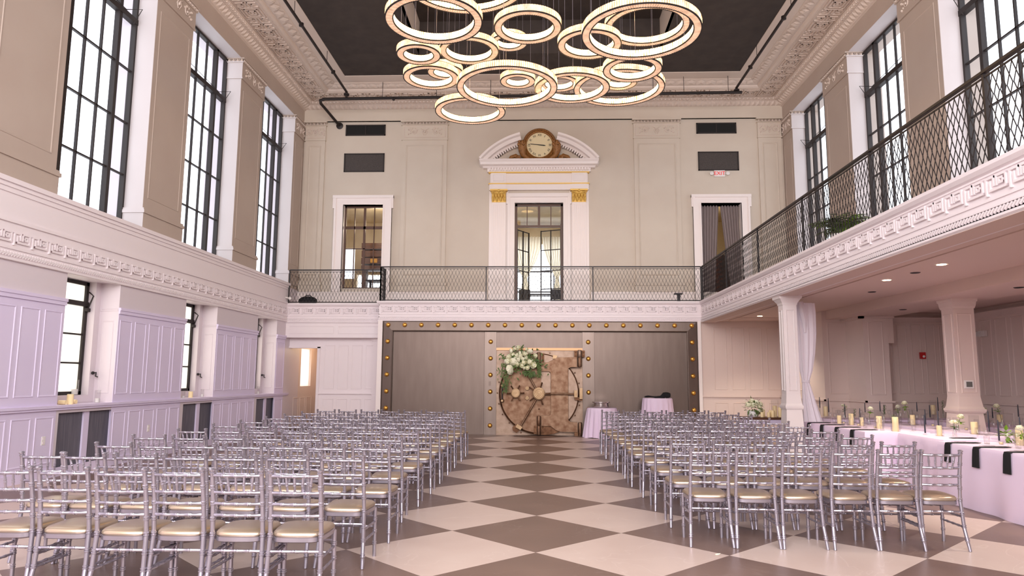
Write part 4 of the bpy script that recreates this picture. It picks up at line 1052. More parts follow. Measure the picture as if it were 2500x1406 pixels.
for x in (-4.4, 1.2, -1.8): Q(MB().ball((x, 13.66, 9.94), .05, 8, 6), 'sprinkler_head')

# ================================================================ CHAIRS
M['seat'] = mat('champagne_vinyl', (188, 168, 146), .3, .65, c2=(184, 166, 146), scale=3)
def bamboo(a, b, r, nodes, n=8, mid=None, both=True):
    """turned stick from a to b with doubled rings at given fractions"""
    a, b = Vector(a), Vector(b); pts = []; rs = []
    ts = [(0, r), (1, r)]
    for t in nodes:
        L = (b - a).length; w = .007 / max(L, .01)
        for o_, rr in ((-2.2, r), (-1.6, r*1.28), (-.6, r*1.28), (-.2, r*1.02), (.2, r*1.02), (.6, r*1.28), (1.6, r*1.28), (2.2, r)):
            ts.append((t + o_*w, rr))
    ts = sorted(t for t in ts if 0 <= t[0] <= 1)
    def pos(t):
        p = a.lerp(b, t)
        if mid: p = p + Vector(mid)*(4*t*(1-t))
        return p
    return MB().tube([pos(t) for t, _ in ts], [q for _, q in ts], n)
def post_pos(s, z):
    K = [(0, .2, 0), (.2, .188, .052), (.45, .181, .075), (.68, .178, .05), (.92, .176, 0)]
    for (z0, x0, y0), (z1, x1, y1) in zip(K, K[1:]):
        if z <= z1:
            t = (z - z0)/(z1 - z0); t2 = t
            return Vector((s*(x0 + (x1-x0)*t2), y0 + (y1-y0)*t2, z))
    return Vector((s*.176, 0, z))
def make_post(s):
    zs = [(0, .0125), (.004, .0135)]
    r0 = .0165
    nodes = [.10, .215, .33, .455, .565, .675, .79]
    z = .01; lst = []
    for q in range(0, 46): lst.append((q*.02, r0 if q*.02 > .12 else .014 + .0025*q*.02/.12))
    for t in nodes:
        lst = [p for p in lst if abs(p[0]-t) > .016]
        for o_, rr in ((-.016, 1), (-.012, 1.25), (-.005, 1.25), (-.002, 1.0), (.002, 1.0), (.005, 1.25), (.012, 1.25), (.016, 1)): lst.append((t + o_, r0*rr))
    lst = sorted(p for p in lst if p[0] < .885)
    lst += [(.888, r0*1.25), (.894, r0*1.25), (.897, r0*.85), (.902, r0*.85), (.905, r0*1.3), (.916, r0*1.4), (.922, r0*.9), (.924, r0*.3)]
    return MB().tube([post_pos(s, z) for z, _ in lst], [r for _, r in lst], 10)
def seat_outline(k, z, y0=.055, y1=.475):
    pts = []; N = 28
    for i in range(N):
        a = 2*PI*i/N; c, s_ = math.cos(a), math.sin(a); e = .45
        u = math.copysign(abs(c)**e, c); v = math.copysign(abs(s_)**e, s_)
        w = .178 + .026*(v + 1)/2
        pts.append((u*w*k, (y0+y1)/2 + v*(y1-y0)/2*k, z))
    return pts
def loft(rings, capb=True, capt=True):
    n = len(rings[0]); vs = [p for r in rings for p in r]; fs = []
    for i in range(len(rings)-1):
        for k in range(n): fs.append((i*n+k, i*n+(k+1)%n, (i+1)*n+(k+1)%n, (i+1)*n+k))
    if capb: fs.append(tuple(range(n))[::-1])
    if capt: fs.append(tuple((len(rings)-1)*n+k for k in range(n)))
    return MB().add(vs, fs)
def make_chair():
    e = thing('banquet_chair', 'silver chair', 'chair')
    for s in (-1, 1): make_post(s).build('back_post', M['silver'], e, smooth=True)
    for s in (-1, 1): bamboo((s*.187, .435, 0), (s*.187, .43, .42), .0155, [.28, .52, .77], 10).build('front_leg', M['silver'], e, smooth=True)
    for z in (.872, .752, .672, .592):
        p, q = post_pos(-1, z), post_pos(1, z); bamboo(p, q, .0115, [.25, .5, .75], 8, mid=(0, -.022, 0)).build('back_rail', M['silver'], e, smooth=True)
    for k in range(-2, 3):
        yb = post_pos(1, .752).y - .022*(1 - (k/3)**2); yt = post_pos(1, .872).y - .022*(1 - (k/3)**2)
        bamboo((k*.052, yb, .755), (k*.060, yt, .87), .0085, [.5], 7).build('spindle', M['silver'], e, smooth=True)
    loft([seat_outline(.97, .405), seat_outline(1.0, .41), seat_outline(1.0, .438), seat_outline(.97, .442)]).build('seat_frame', M['silver'], e, smooth=True)
    loft([seat_outline(.97, .442), seat_outline(1.01, .452), seat_outline(1.0, .466), seat_outline(.93, .48), seat_outline(.75, .489), seat_outline(.4, .494), seat_outline(.05, .495)]).build('seat_cushion', M['seat'], e, smooth=True)
    for s in (-1, 1):
        for z in (.21, .30): bamboo(post_pos(s, z), (s*.187, .434, z), .0095, [.25, .5, .75], 7).build('stretcher', M['silver'], e, smooth=True)
    bamboo(post_pos(-1, .345), post_pos(1, .345), .0095, [.25, .5, .75], 7).build('stretcher', M['silver'], e, smooth=True)
    for z in (.255, .345): bamboo((-.187, .434, z), (.187, .434, z), .0095, [.25, .5, .75], 7).build('stretcher', M['silver'], e, smooth=True)
    return e
ORD = ['nearest', 'second', 'third', 'fourth', 'fifth', 'sixth', 'seventh', 'eighth', 'ninth', 'tenth', 'eleventh']
SEAT = ['aisle seat', 'second from the aisle', 'third from the aisle', 'fourth from the aisle', 'fifth from the aisle', 'sixth from the aisle', 'seventh from the aisle']
chair0 = make_chair(); first = True
rnd = random.Random(11)
LROW = [-1.62, -.66, .28, 1.24, 2.2, 3.16, 4.1, 5.05, 5.95, 6.9, 7.8]
RROW = [.27, 1.16, 2.12, 3.06, 4.0, 4.9, 5.8, 6.74, 7.64, 8.52]
def put(x, y, block, r, s):
    global first
    c = chair0 if first else copy_tree(chair0); first = False
    c.location = (x + rnd.uniform(-.012, .012), y + rnd.uniform(-.025, .025), 0); c.rotation_euler = (0, 0, rnd.uniform(-.035, .035))
    row = 'nearest row' if r == 0 else ORD[r] + ' row from the camera'
    c['label'] = 'silver chair in the %s block, %s, %s' % (block, row, SEAT[s]); c['group'] = 'silver ceremony chairs'
lx = {0: [-1.69, -2.11, -2.53, -2.95, -3.375, -3.8], 1: [-1.63, -2.085, -2.525, -2.97, -3.405, -3.85, -4.25], 2: [-1.61, -2.04, -2.445, -2.885, -3.33, -3.75, -4.18]}
for r, y in enumerate(LROW):
    xs = lx.get(r) or [-1.66 - .446*k for k in range(7)]
    for s, x in enumerate(xs): put(x, y, 'left', r, s)
rx = {0: [1.655, 2.095, 2.525, 2.98, 3.395, 3.83]}
for r, y in enumerate(RROW):
    xs = rx.get(r) or [(1.64 - .012*r) + .446*k for k in range(6)]
    for s, x in enumerate(xs): put(x, y, 'right', r, s)
# ================================================================ TABLES AND SETTINGS
ZT = .765
def cloth_rect(x0, x1, y0, y1, z, drop=None, seed=1, amp=.022, flare=.05):
    rn = random.Random(seed); drop = z - .006 if drop is None else drop
    per = []; n = 22
    cx, cy = (x0+x1)/2, (y0+y1)/2
    for (ax, ay), (bx, by), nx, ny in (((x0,y0),(x1,y0),0,-1), ((x1,y0),(x1,y1),1,0), ((x1,y1),(x0,y1),0,1), ((x0,y1),(x0,y0),-1,0)):
        for k in range(n):
            t = k/n; c = 1 if k == 0 else 0
            per.append((ax+(bx-ax)*t, ay+(by-ay)*t, nx, ny, c))
    ph = [rn.uniform(0, 6) for _ in range(3)]
    rings = []
    for q, t in enumerate((0, .04, .2, .45, .75, 1.0)):
        r = []
        for i, (x, y, nx, ny, c) in enumerate(per):
            if c: nx, ny = math.copysign(.8, x-cx), math.copysign(.8, y-cy)
            u = i*.55
            o = .012*min(1, t*25) + flare*t*(.6 + .4*c) + amp*t*(math.sin(u+ph[0]) + .6*math.sin(2.3*u+ph[1]))
            r.append((x + nx*o, y + ny*o, z - drop*t - (.004 if t > 0 else 0)))
        rings.append(r)
    top = loft(rings, capb=True, capt=False)
    return top
def banquet(label, x0, x1, y0, y1, seed):
    t = thing('banquet_table', 'folding table hidden under the cloth of the ' + label, 'table', ((x0+x1)/2, (y0+y1)/2, 0), 0, 'banquet tables')
    def P(mb, nm, m): o = mb.build(nm, m, t); o.location = (-(x0+x1)/2, -(y0+y1)/2, 0); return o
    P(MB().box(x0+.02, x1-.02, y0+.02, y1-.02, ZT-.04, ZT-.012), 'table_top', M['plastic'])
    for x in (x0+.12, x1-.12):
        for y in (y0+.15, y1-.15): P(MB().tube([(x, y, 0), (x, y, ZT-.04)], .015, 6), 'leg', M['iron'])
    c = cloth_rect(x0, x1, y0, y1, ZT, seed=seed).build('tablecloth', M['linen'], smooth=True)
    return tag(c, 'white floor-length cloth on the ' + label, 'tablecloth', 'white banquet cloths')
banquet('table beside the white column, behind the chairs', 5.15, 6.15, 4.85, 7.5, 1)
banquet('short table between the two long ones', 5.56, 6.3, 3.4, 4.63, 2)
banquet('nearest table at the right edge', 5.37, 6.42, .6, 3.18, 3)
banquet('second row table left of the thermostat column', 6.5, 7.15, 3.9, 8.0, 4)
banquet('far table against the panelled back wall', 6.05, 9.0, 8.35, 9.2, 5)
banquet('far right table beyond the thermostat column', 7.95, 8.75, 3.2, 8.0, 6)

M['glass'] = pane_mat('clear_glass', (252, 252, 252))
def dist_base(x, y):
    """keep far settings on the far tables: slide along the line of sight on to y = 8.8"""
    if y <= 8.9 and x < 8.7: return x, y, ZT
    k = min((8.8 + 6.66)/(y + 6.66), (8.6)/(x)) if y > 8.9 else 8.55/x
    return .036 + (x-.036)*k, -6.66 + (y+6.66)*k, 1.567 - (1.567-ZT)*k
CAND = [(5.62,6.94,.15,.038),(5.68,6.57,.201,.041),(5.77,6.34,.147,.029),(5.74,5.63,.207,.045),(5.7,5.0,.225,.046),(6.49,9.77,.203,.042),(6.39,9.98,.131,.037),(6.85,6.72,.18,.041),(5.9,4.12,.15,.036),(6.66,4.55,.181,.047),(9.32,9.12,.106,.053),(9.5,10.94,.197,.044),(6.1,2.67,.196,.044),(9.2,7.99,.131,.049),(6.31,3.05,.093,.022)]
TAP = [(7.02,10.93,.3),(6.39,8.51,.29),(5.9,6.7,.27),(7.95,11.08,.2),(8.0,10.22,.2),(8.54,11.57,.22),(7.83,13.57,.23),(5.79,4.3,.27),(6.1,4.5,.32),(6.91,6.4,.27),(8.37,8.98,.26),(10.26,12.12,.29),(9.48,9.24,.27),(6.05,3.0,.27),(6.95,4.67,.32),(6.2,2.8,.32),(9.54,8.76,.2),(10.48,9.39,.22),(9.52,11.72,.2),(5.95,2.0,.3),(6.1,1.5,.3)]
def near(x, y):
    if y > 8.3: return 'far panelled-wall table'
    if x > 7.9: return 'far right table'
    if x > 6.45: return 'table left of the thermostat column'
    if y > 4.8: return 'table beside the white column'
    if y > 3.3: return 'short middle table'
    return 'nearest table'
cnt = {}
RANK = ['first', 'second', 'third', 'fourth', 'fifth', 'sixth', 'seventh', 'eighth', 'ninth', 'tenth', 'eleventh', 'twelfth']
def rank(kind, w):
    k = cnt.get((kind, w), 0); cnt[(kind, w)] = k + 1; return RANK[min(k, 11)]
def sorted_px(L): return sorted(L, key=lambda t: t[0]/(t[1]+6.66))
for x, y, h, r in sorted_px(CAND):
    x, y, z = dist_base(x, y); w = near(x, y); g = rank('c', w)
    c = thing('pillar_candle', 'ivory pillar candle on the %s, %s from left' % (w, g), 'candle', (x, y, z), 0, 'pillar candles on the tables')
    wx = MB().lathe([(r*.97, 0), (r, .004), (r, h-.004), (r*.93, h), (r*.5, h-.006), (1e-4, h-.006)], (0,0,0), 16).build('wax', M['candle'], c, smooth=True)
    MB().tube([(0,0,h-.006), (.001,0,h+.006)], .0015, 5).build('wick', M['iron'], wx)
    gz = thing('glass_hurricane', 'glass cylinder round the %s pillar candle from left, %s' % (g, w), 'glass', (x, y, ZT), 0, 'glass hurricanes on the tables')
    R = r + .022; H = h + .1 + (z - ZT)
    MB().lathe([(R, .0), (R, H), (R-.003, H), (R-.003, .006)], (0,0,0), 20).build('cylinder', M['glass'], gz, smooth=True)
    if z - ZT > .01: MB().lathe([(R*.9, .004), (R*.25, .02), (R*.25, z-ZT-.02), (R*.9, z-ZT-.002)], (0,0,0), 14).build('riser', M['glass'], gz, smooth=True)
for x, y, h in sorted_px(TAP):
    x, y, z = dist_base(x, y); w = near(x, y); g = rank('t', w)
    c = thing('taper_candle', 'charcoal taper candle on the %s, %s from left' % (w, g), 'candle', (x, y, z + .03), 0, 'charcoal taper candles')
    MB().lathe([(.011, 0), (.0105, h*.5), (.007, h-.012), (.001, h)], (0,0,0), 10).build('taper', M['taper'], c, smooth=True)
    hd = thing('candle_holder', 'small glass holder of the %s charcoal taper from left, %s' % (g, w), 'candle holder', (x, y, ZT), 0, 'taper holders')
    MB().lathe([(.035, 0), (.035, .006), (.012, .012), (.01, z-ZT+.012), (.016, z-ZT+.02), (.016, z-ZT+.03), (.012, z-ZT+.03)], (0,0,0), 12).build('holder', M['glass'], hd, smooth=True)
# flowers
def rose_mesh(r, m):
    mb = MB(); rn = random.Random(5)
    mb.ball((0,0,0), r*.62, 8, 6)
    for ring, (n, rad, tilt, zz) in enumerate(((4, .45, .35, .25), (5, .7, .7, .0), (6, .92, 1.05, -.2))):
        for k in range(n):
            a = 2*PI*k/n + ring*.5; c, s_ = math.cos(a), math.sin(a)
            base = Vector((c*r*.2, s_*r*.2, r*(zz-.45))); out = Vector((c, s_, 0)); tg = Vector((-s_, c, 0)); up = Vector((0,0,1))
            w = r*(.5 + .12*ring); rows = []
            for t in (0, .35, .7, 1):
                p = base + out*(rad*r*math.sin(t*PI*.5)*.95) + up*(r*.95*t*(1 - .38*tilt*t))
                ww = w*(.35 + math.sin(min(t*1.15, 1)*PI*.62)*.75)
                rows.append([p - tg*ww - out*ww*.28, p + out*r*.05, p + tg*ww - out*ww*.28])
            vs = [q for rw_ in rows for q in rw_]; fs = []
            for i in range(3):
                for j in range(2): fs.append((i*3+j, i*3+j+1, (i+1)*3+j+1, (i+1)*3+j))
            mb.add(vs, fs)
    return mb.mesh('blossom', m, True)
ROSE = rose_mesh(1.0, M['petal'])
def leaf_blade(mb, p, d, up, L, w):
    p, d, up = Vector(p), Vector(d).normalized(), Vector(up)
    s_ = d.cross(up)
    if s_.length < .01: s_ = d.cross(Vector((1,0,.2)))
    s_.normalize(); n = s_.cross(d)
    mb.add([p, p+d*L*.4+s_*w-n*w*.25, p+d*L*.45+n*w*.1, p+d*L*.4-s_*w-n*w*.25, p+d*L-n*L*.12], [(0,1,2),(0,2,3),(1,4,2),(2,4,3)])
def bouquet_leaves(rn, c, rad, n, L, w):
    mb = MB()
    for k in range(n):
        v = Vector((rn.gauss(0,1), rn.gauss(0,1)-.3, rn.gauss(0,.9))).normalized()
        leaf_blade(mb, Vector(c)+v*rad*rn.uniform(.5,.95), v+Vector((0,0,rn.uniform(-.5,.4))), (0,0,1), L*rn.uniform(.7,1.3), w)
    return mb
VASE = [(6.95,7.04,6.88,1.15,0),(6.75,7.6,6.78,1.08,2),(8.6,8.9,8.61,1.14,2),(6.62,4.92,6.68,1.01,0),(8.21,6.9,8.23,1.06,1),(8.2,6.33,8.12,1.13,0),(6.19,3.05,6.17,.86,3),(6.5,8.8,6.5,1.03,1),(6.02,6.62,6.06,1.06,0),(6.0,7.2,6.03,1.02,2),(5.95,2.35,5.9,1.0,0),(5.8,5.3,5.82,1.0,2),(6.05,4.0,6.05,.98,1),(7.6,8.8,7.62,1.02,0),(6.1,1.2,6.1,1.0,3)]
for x, y, hx, hz, kd in sorted_px(VASE):
    w = near(x, y); g = rank('v', w); rn = random.Random(int(x*100))
    nm = ['ivory rose', 'small ivory roses', 'eucalyptus sprig', 'lime green blooms'][kd]
    v = thing('bud_vase', 'slim glass bud vase on the %s, %s from left' % (w, g), 'vase', (x, y, ZT), 0, 'bud vases')
    MB().lathe([(.028, 0), (.032, .02), (.026, .07), (.014, .12), (.016, .16), (.014, .16), (.011, .12), (.023, .07), (.028, .02)], (0,0,0), 14).build('vase_body', M['glass'], v, smooth=True)
    s_ = thing('flower_stem', '%s in the %s vase from left, %s' % (nm, g, w), 'flower', (x, y, ZT + .03), 0, 'table flowers')
    hz2 = hz - ZT - .03; dx = hx - x
    MB().tube([(0,0,0), (dx*.3,0,hz2*.5), (dx,0,hz2)], .0035, 5).build('stem', M['leaf'], s_)
    if kd in (0, 1):
        pts = [(dx,0,hz2,.05)] if kd == 0 else [(dx+.035*math.cos(t), .03*math.sin(t), hz2+rn.uniform(-.03,.02), .032) for t in (0,1.6,3.1,4.7)]
        for px_, py_, pz_, rr in pts: inst('blossom', ROSE, s_, (px_, py_, pz_), (rn.uniform(-.5,.2), rn.uniform(-.4,.4), rn.uniform(0,6)), (rr,)*3)
        lb_ = MB()
        for k in range(9): leaf_blade(lb_, (dx*.9, 0, hz2-.05-rn.uniform(0,.06)), (math.cos(k*2.1), math.sin(k*2.1), rn.uniform(-.4,.5)), (0,0,1), .075, .018)
        lb_.build('leaves', M['limeleaf'] if kd == 0 else M['leaf'], s_)
    elif kd == 2:
        lb_ = MB()
        for k in range(16):
            t = .4 + .6*k/15; leaf_blade(lb_, (dx*t, 0, hz2*t), (math.cos(k*2.4), math.sin(k*2.4), .5), (0,0,1), .045, .016)
        lb_.build('leaves', M['leaf'], s_)
    else:
        lb_ = bouquet_leaves(rn, (dx, 0, hz2), .07, 26, .09, .026); lb_.build('leaves', M['limeleaf'], s_)
        inst('blossom', ROSE, s_, (dx, -.04, hz2), (-.8,0,0), (.03,)*3)
# napkins hanging over the cloth edges
def napkin(label, x, y, w=.11, drop=.24, lie=.36, zt=ZT):
    e = thing('napkin', label, 'napkin', (x, y, zt), 0, 'black napkins')
    prof = [(lie, .012), (lie*.5, .009), (.01, .008), (-.028, .004), (-.036, -.03), (-.045, -drop*.6), (-.05, -drop)]
    mb = MB(); vs = []; fs = []
    for i, (px_, pz_) in enumerate(prof):
        ww = w/2*(1 if i < 4 else 1 + .08*(i-3)); 
        for k in range(5):
            t = k/4; vs.append((px_ - (.006*math.sin(t*9) if i > 3 else 0), -ww + 2*ww*t, pz_)); 
        for k in range(5):
            t = k/4; vs.append((px_ + (.008 if i > 3 else 0), -ww + 2*ww*t, pz_ - (.007 if i <= 3 else 0)))
    for i in range(len(prof)-1):
        for k in range(4):
            a = i*10 + k; fs.append((a, a+1, a+11, a+10)); a += 5; fs.append((a+10, a+11, a+1, a))
        for a in (i*10, i*10+4): fs.append((a, a+10, a+15, a+5))
    mb.add(vs, fs); mb.build('folded_cloth', M['black_cloth'], e, smooth=True)
    return e
pos = ['farthest', 'third nearest', 'second nearest', 'nearest']
for k, y in enumerate((7.12, 6.5, 5.86, 5.25)): napkin('black napkin over the edge of the table beside the column, %s of four' % pos[k], 5.15, y)
for k, y in enumerate((2.92, 2.32, 1.74, 1.15)): napkin('black napkin over the edge of the nearest table, %s of four' % pos[k], 5.37, y)
napkin('black napkin lying flat on the short middle table', 5.85, 3.7, .1, .02, .3)
# plates, glasses, cutlery
PLATE = MB().lathe([(.09, 0), (.10, .004), (.155, .014), (.157, .016), (.10, .008), (1e-4, .007)], (0,0,0), 24).mesh('plate_body', M['glass'], True)
WINE = MB().lathe([(.034, 0), (.034, .003), (.006, .008), (.004, .08), (.012, .09), (.034, .12), (.037, .15), (.031, .195), (.029, .195), (.034, .15), (.03, .122), (1e-4, .095)], (0,0,0), 14).mesh('wine_glass', M['glass'], True)
TUMB = MB().lathe([(.03, 0), (.036, .1), (.034, .1), (.028, .006), (1e-4, .006)], (0,0,0), 14).mesh('tumbler', M['glass'], True)
FORK = MB().box(-.09, .09, -.006, .006, 0, .003).box(.06, .10, -.011, .011, .0, .003).mesh('fork', M['silver'])
VOT = MB().lathe([(.026, 0), (.03, .05), (.027, .05), (.024, .004), (1e-4, .004)], (0,0,0), 12).mesh('votive', M['glass'], True)
VWAX = MB().lathe([(.02, 0), (.02, .025), (1e-4, .024)], (0,0,0), 10).mesh('wax', M['candle'], True)
spots = [('table beside the white column', 5.15, [7.12, 6.5, 5.86, 5.25]), ('nearest table', 5.37, [2.92, 2.32, 1.74, 1.15]), ('table left of the thermostat column', 6.5, [7.4, 6.6, 5.6, 4.4])]
for w, x, ys in spots:
    for k, y in enumerate(ys):
        o = inst('plate', PLATE, None, (x + .23, y + .0, ZT)); tag(o, 'glass plate on the %s, %s setting' % (w, pos[k]), 'plate', 'glass plates')
        for side, dx, dy in (('far', .42, .10), ('near', .47, .0)):
            o = inst('wine_glass', WINE, None, (x + dx, y + dy, ZT)); tag(o, 'wine glass, %s, %s setting, %s one' % (w, pos[k], side), 'glass', 'wine glasses')
        o = inst('tumbler', TUMB, None, (x + .4, y - .12, ZT)); tag(o, 'glass tumbler on the %s, %s setting' % (w, pos[k]), 'glass', 'tumblers')
        o = inst('fork', FORK, None, (x + .22, y + .2, ZT + .002)); tag(o, 'silver fork on the %s, %s setting' % (w, pos[k]), 'fork', 'forks')
        o = thing('votive_candle', 'ivory votive candle on the %s, %s setting' % (w, pos[k]), 'candle', (x + .56, y - .15, ZT), 0, 'votive candles')
        inst('glass_cup', VOT, o); inst('wax', VWAX, o, (0, 0, .004))
for k in range(6):
    for q, dx in enumerate((0, .09)):
        o = inst('wine_glass', WINE, None, (6.3 + k*.45 + dx, 8.6 - dx, ZT)); tag(o, 'wine glass in the row on the far panelled-wall table, %s from left' % RANK[2*k+q], 'glass', 'wine glasses on the far table')

ROWS = [('table beside the white column', 5.98, [7.2, 6.75, 6.1, 5.5, 5.05]), ('nearest table', 6.25, [2.9, 2.4, 1.9, 1.4, .95]), ('table left of the thermostat column', 7.02, [7.6, 7.0, 6.2, 5.1, 4.3]), ('far right table', 8.1, [7.6, 7.1, 6.5, 5.6, 4.9, 4.2])]
for w, x, ys in ROWS:
    for k, y in enumerate(ys):
        o = inst('wine_glass', WINE, None, (x, y, ZT)); tag(o, 'wine glass, right side of the %s, %s nearest' % (w, RANK[len(ys)-1-k]), 'glass', 'wine glasses')
        o = inst('tumbler', TUMB, None, (x + .09, y + .12, ZT)); tag(o, 'tumbler, right side of the %s, %s nearest' % (w, RANK[len(ys)-1-k]), 'glass', 'tumblers')
# ================================================================ COCKTAIL TABLES BY THE VAULT
def round_cloth(cx, cy, r, z, flare, folds, seed):
    rn = random.Random(seed); N = folds*4; rings = []
    for t in (0, .03, .15, .4, .7, 1.0):
        rg = []
        for i in range(N):
            a = 2*PI*i/N; o = r + flare*t + min(t*5, 1)*.035*(.4+.6*t)*math.cos(folds*a + .8*math.sin(3*a))
            if t == 0: o = r - .012
            rg.append((cx + o*math.cos(a), cy + o*math.sin(a), z - (z - .008)*t + (.012*math.sin(5*a) if t == 1 else 0)))
        rings.append(rg)
    return loft(rings, True, False)
for lab, cx, cy, r, z, fl in (('low round table holding the silver cake stand', 1.72, 12.85, .40, .79, .10), ('tall round table with black cloth on top', 3.23, 12.9, .40, 1.06, .05)):
    t = thing('cocktail_table', 'round table hidden under the cloth of the ' + lab, 'table', (cx, cy, 0), 0, 'round tables by the vault')
    MB().lathe([(r-.03, z-.03), (r-.015, z-.03), (r-.015, z-.012), (1e-4, z-.012)], (0,0,0), 24).build('table_top', M['plastic'], t)
    MB().tube([(0,0,.02), (0,0,z-.03)], .035, 10).build('pole', M['iron'], t)
    MB().lathe([(.25, 0), (.25, .02), (.04, .05)], (0,0,0), 16).build('base', M['iron'], t)
    c = round_cloth(cx, cy, r, z, fl, 18, int(cx*10)).build('tablecloth', M['linen'], smooth=True)
    tag(c, 'white pleated floor-length cloth on the ' + lab, 'tablecloth', 'round cloths by the vault')
ck = thing('cake_stand', 'round silver cake stand on the low table beside the vault door', 'cake stand', (1.70, 12.84, .792))
MB().lathe([(.2, 0), (.205, .01), (.19, .1), (.195, .125), (.24, .14), (.24, .158), (1e-4, .158)], (0,0,0), 28).build('drum', mat('polished_silver', (214, 206, 204), .22, .9, c2=(190, 180, 176), scale=16), ck, smooth=True)
bl = MB(); rn = random.Random(4); pts = []; rs = []
for k in range(14):
    t = k/13; pts.append((-.36 + .68*t, -.12 + .05*math.sin(5*t), .03 + (.05 if t > .72 else .012*math.sin(9*t)))); rs.append(.015 + .03*t + (.05*math.sin((t-.62)/.38*PI) if t > .62 else 0) + .008*math.sin(14*t))
bl.tube(pts, [max(q, .012) for q in rs], 9)
b = bl.build('bundled_cloth', M['black_cloth'], smooth=True); b.location = (3.23, 12.9, 1.062); tag(b, 'crumpled black fabric lying on the tall round table', 'fabric')

# ================================================================ BOUQUET ON THE VAULT DOOR
bq = thing('floral_arrangement', 'white rose and hydrangea bouquet with trailing greenery on the vault door', 'bouquet', (VC.x, VC.y - .2, VC.z))
BL = [(395,210,.07),(440,180,.06),(420,120,.045),(465,95,.04),(525,75,.055),(510,185,.05),(560,200,.065),(620,165,.07),(650,95,.035),(700,125,.05),(775,190,.05),(380,260,.07),(450,280,.085),(520,310,.06),(580,330,.055),(610,290,.055),(690,280,.095),(750,325,.07),(400,380,.075),(410,425,.06),(620,370,.04),(660,365,.045),(525,250,.05),(590,240,.05),(640,220,.05),(480,220,.05),(360,280,.055),(545,150,.04)]
rn = random.Random(9)
for i, (px_, py_, r) in enumerate(BL):
    r *= 1.35; x, z = vx(px_, py_); inst('blossom', ROSE, bq, (x, -.14 - rn.uniform(0, .08), z), (PI/2*.85 + rn.uniform(-.4,.4), rn.uniform(-.4,.4), rn.uniform(0,6)), (r, r, r))
lv = MB()
for k in range(260):
    px_, py_ = rn.gauss(560, 130), rn.gauss(260, 95); x, z = vx(px_, py_)
    leaf_blade(lv, (x, -.06 - rn.uniform(0,.1), z), (rn.gauss(0,1), -.5, rn.gauss(-.2,1)), (0,-1,.3), rn.uniform(.08,.16), .022)
lv.build('foliage', M['leaf'], bq)
for (a, b_, n, sp) in (((330, 380), (335, 700), 130, .09), ((820, 260), (835, 480), 90, .06), ((700, 400), (720, 470), 60, .08)):
    tr = MB()
    for k in range(n):
        t = rn.random(); x, z = vx(a[0] + (b_[0]-a[0])*t, a[1] + (b_[1]-a[1])*t)
        leaf_blade(tr, (x + rn.gauss(0, sp*(1-.5*t)), -.05 - rn.uniform(0,.07), z), (rn.gauss(0,.5), -.3, -1), (0,-1,0), rn.uniform(.06,.12), .012)
    tr.build('trailing_greenery', M['leaf'], bq)
MB().box(-.42, -.1, -.04, .06, .5, .6).build('floral_base', M['leaf'], bq)

# ================================================================ CONSOLE WITH FLOWERS AND CANDLES
cs = thing('console_table', 'wooden sideboard left of the column carrying flowers and candles', 'sideboard', (5.02, 9.6, 0))
MB().box(-.5, .5, -.25, .25, .70, .745).build('top', M['wood'], cs)
MB().box(-.46, .46, -.21, .22, .60, .70).build('apron', M['lilac'], cs)
for x in (-.43, .43):
    for y in (-.18, .18): MB().box(x-.03, x+.03, y-.03, y+.03, 0, .6).build('leg', M['lilac'], cs)
fa = thing('floral_arrangement', 'low round arrangement of cream roses on the sideboard beside the candles', 'bouquet', (4.80, 9.55, .745))
MB().lathe([(.09, 0), (.12, .03), (.13, .12), (.12, .14)], (0,0,0), 18).build('bowl', M['plastic'], fa, smooth=True)
for k in range(26):
    v = Vector((rn.gauss(0,1), rn.gauss(-.4,1), rn.gauss(.4,.7))).normalized()
    inst('blossom', ROSE, fa, (v.x*.19, v.y*.17, .2 + v.z*.15), (rn.uniform(-.6,.9), rn.uniform(-.5,.5), rn.uniform(0,6)), (rn.uniform(.035,.062),)*3)
bouquet_leaves(rn, (0,0,.2), .2, 120, .08, .02).build('foliage', M['leaf'], fa)
bb_ = MB()
for k in range(60):
    v = Vector((rn.gauss(0,1), rn.gauss(0,1), rn.gauss(.4,.8))).normalized(); bb_.ball((v.x*.26, v.y*.22, .2+v.z*.2), .007, 5, 3)
bb_.build('filler_sprigs', M['petal'], fa)
for k, (x, y, h, r) in enumerate(((4.96,9.42,.11,.036),(5.03,9.55,.16,.036),(5.10,9.40,.11,.034),(5.17,9.52,.15,.03),(5.19,9.41,.15,.038),(5.27,9.5,.25,.044),(5.37,9.46,.22,.04),(5.45,9.52,.23,.04))):
    c = thing('pillar_candle', 'ivory pillar candle on the sideboard, %s from the left' % RANK[k], 'candle', (x, y, .745), 0, 'candles on the sideboard')
    wx = MB().lathe([(r*.97, 0), (r, .004), (r, h-.004), (r*.93, h), (1e-4, h-.006)], (0,0,0), 16).build('wax', M['candle'], c, smooth=True)
    MB().tube([(0,0,h-.006), (.001,0,h+.006)], .0015, 5).build('wick', M['iron'], wx)
for k, (x, y) in enumerate(((5.27, 9.5), (5.42, 9.49))):
    g = MB().lathe([(.075, 0), (.075, .38), (.072, .38), (.072, .006)], (0,0,0), 20).build('glass_hurricane', M['glass'], smooth=True); g.location = (x, y, .745)
    tag(g, 'tall clear glass cylinder round the candles on the sideboard, %s' % ('left one' if k == 0 else 'right one beside the column'), 'glass', 'glass cylinders on the sideboard')

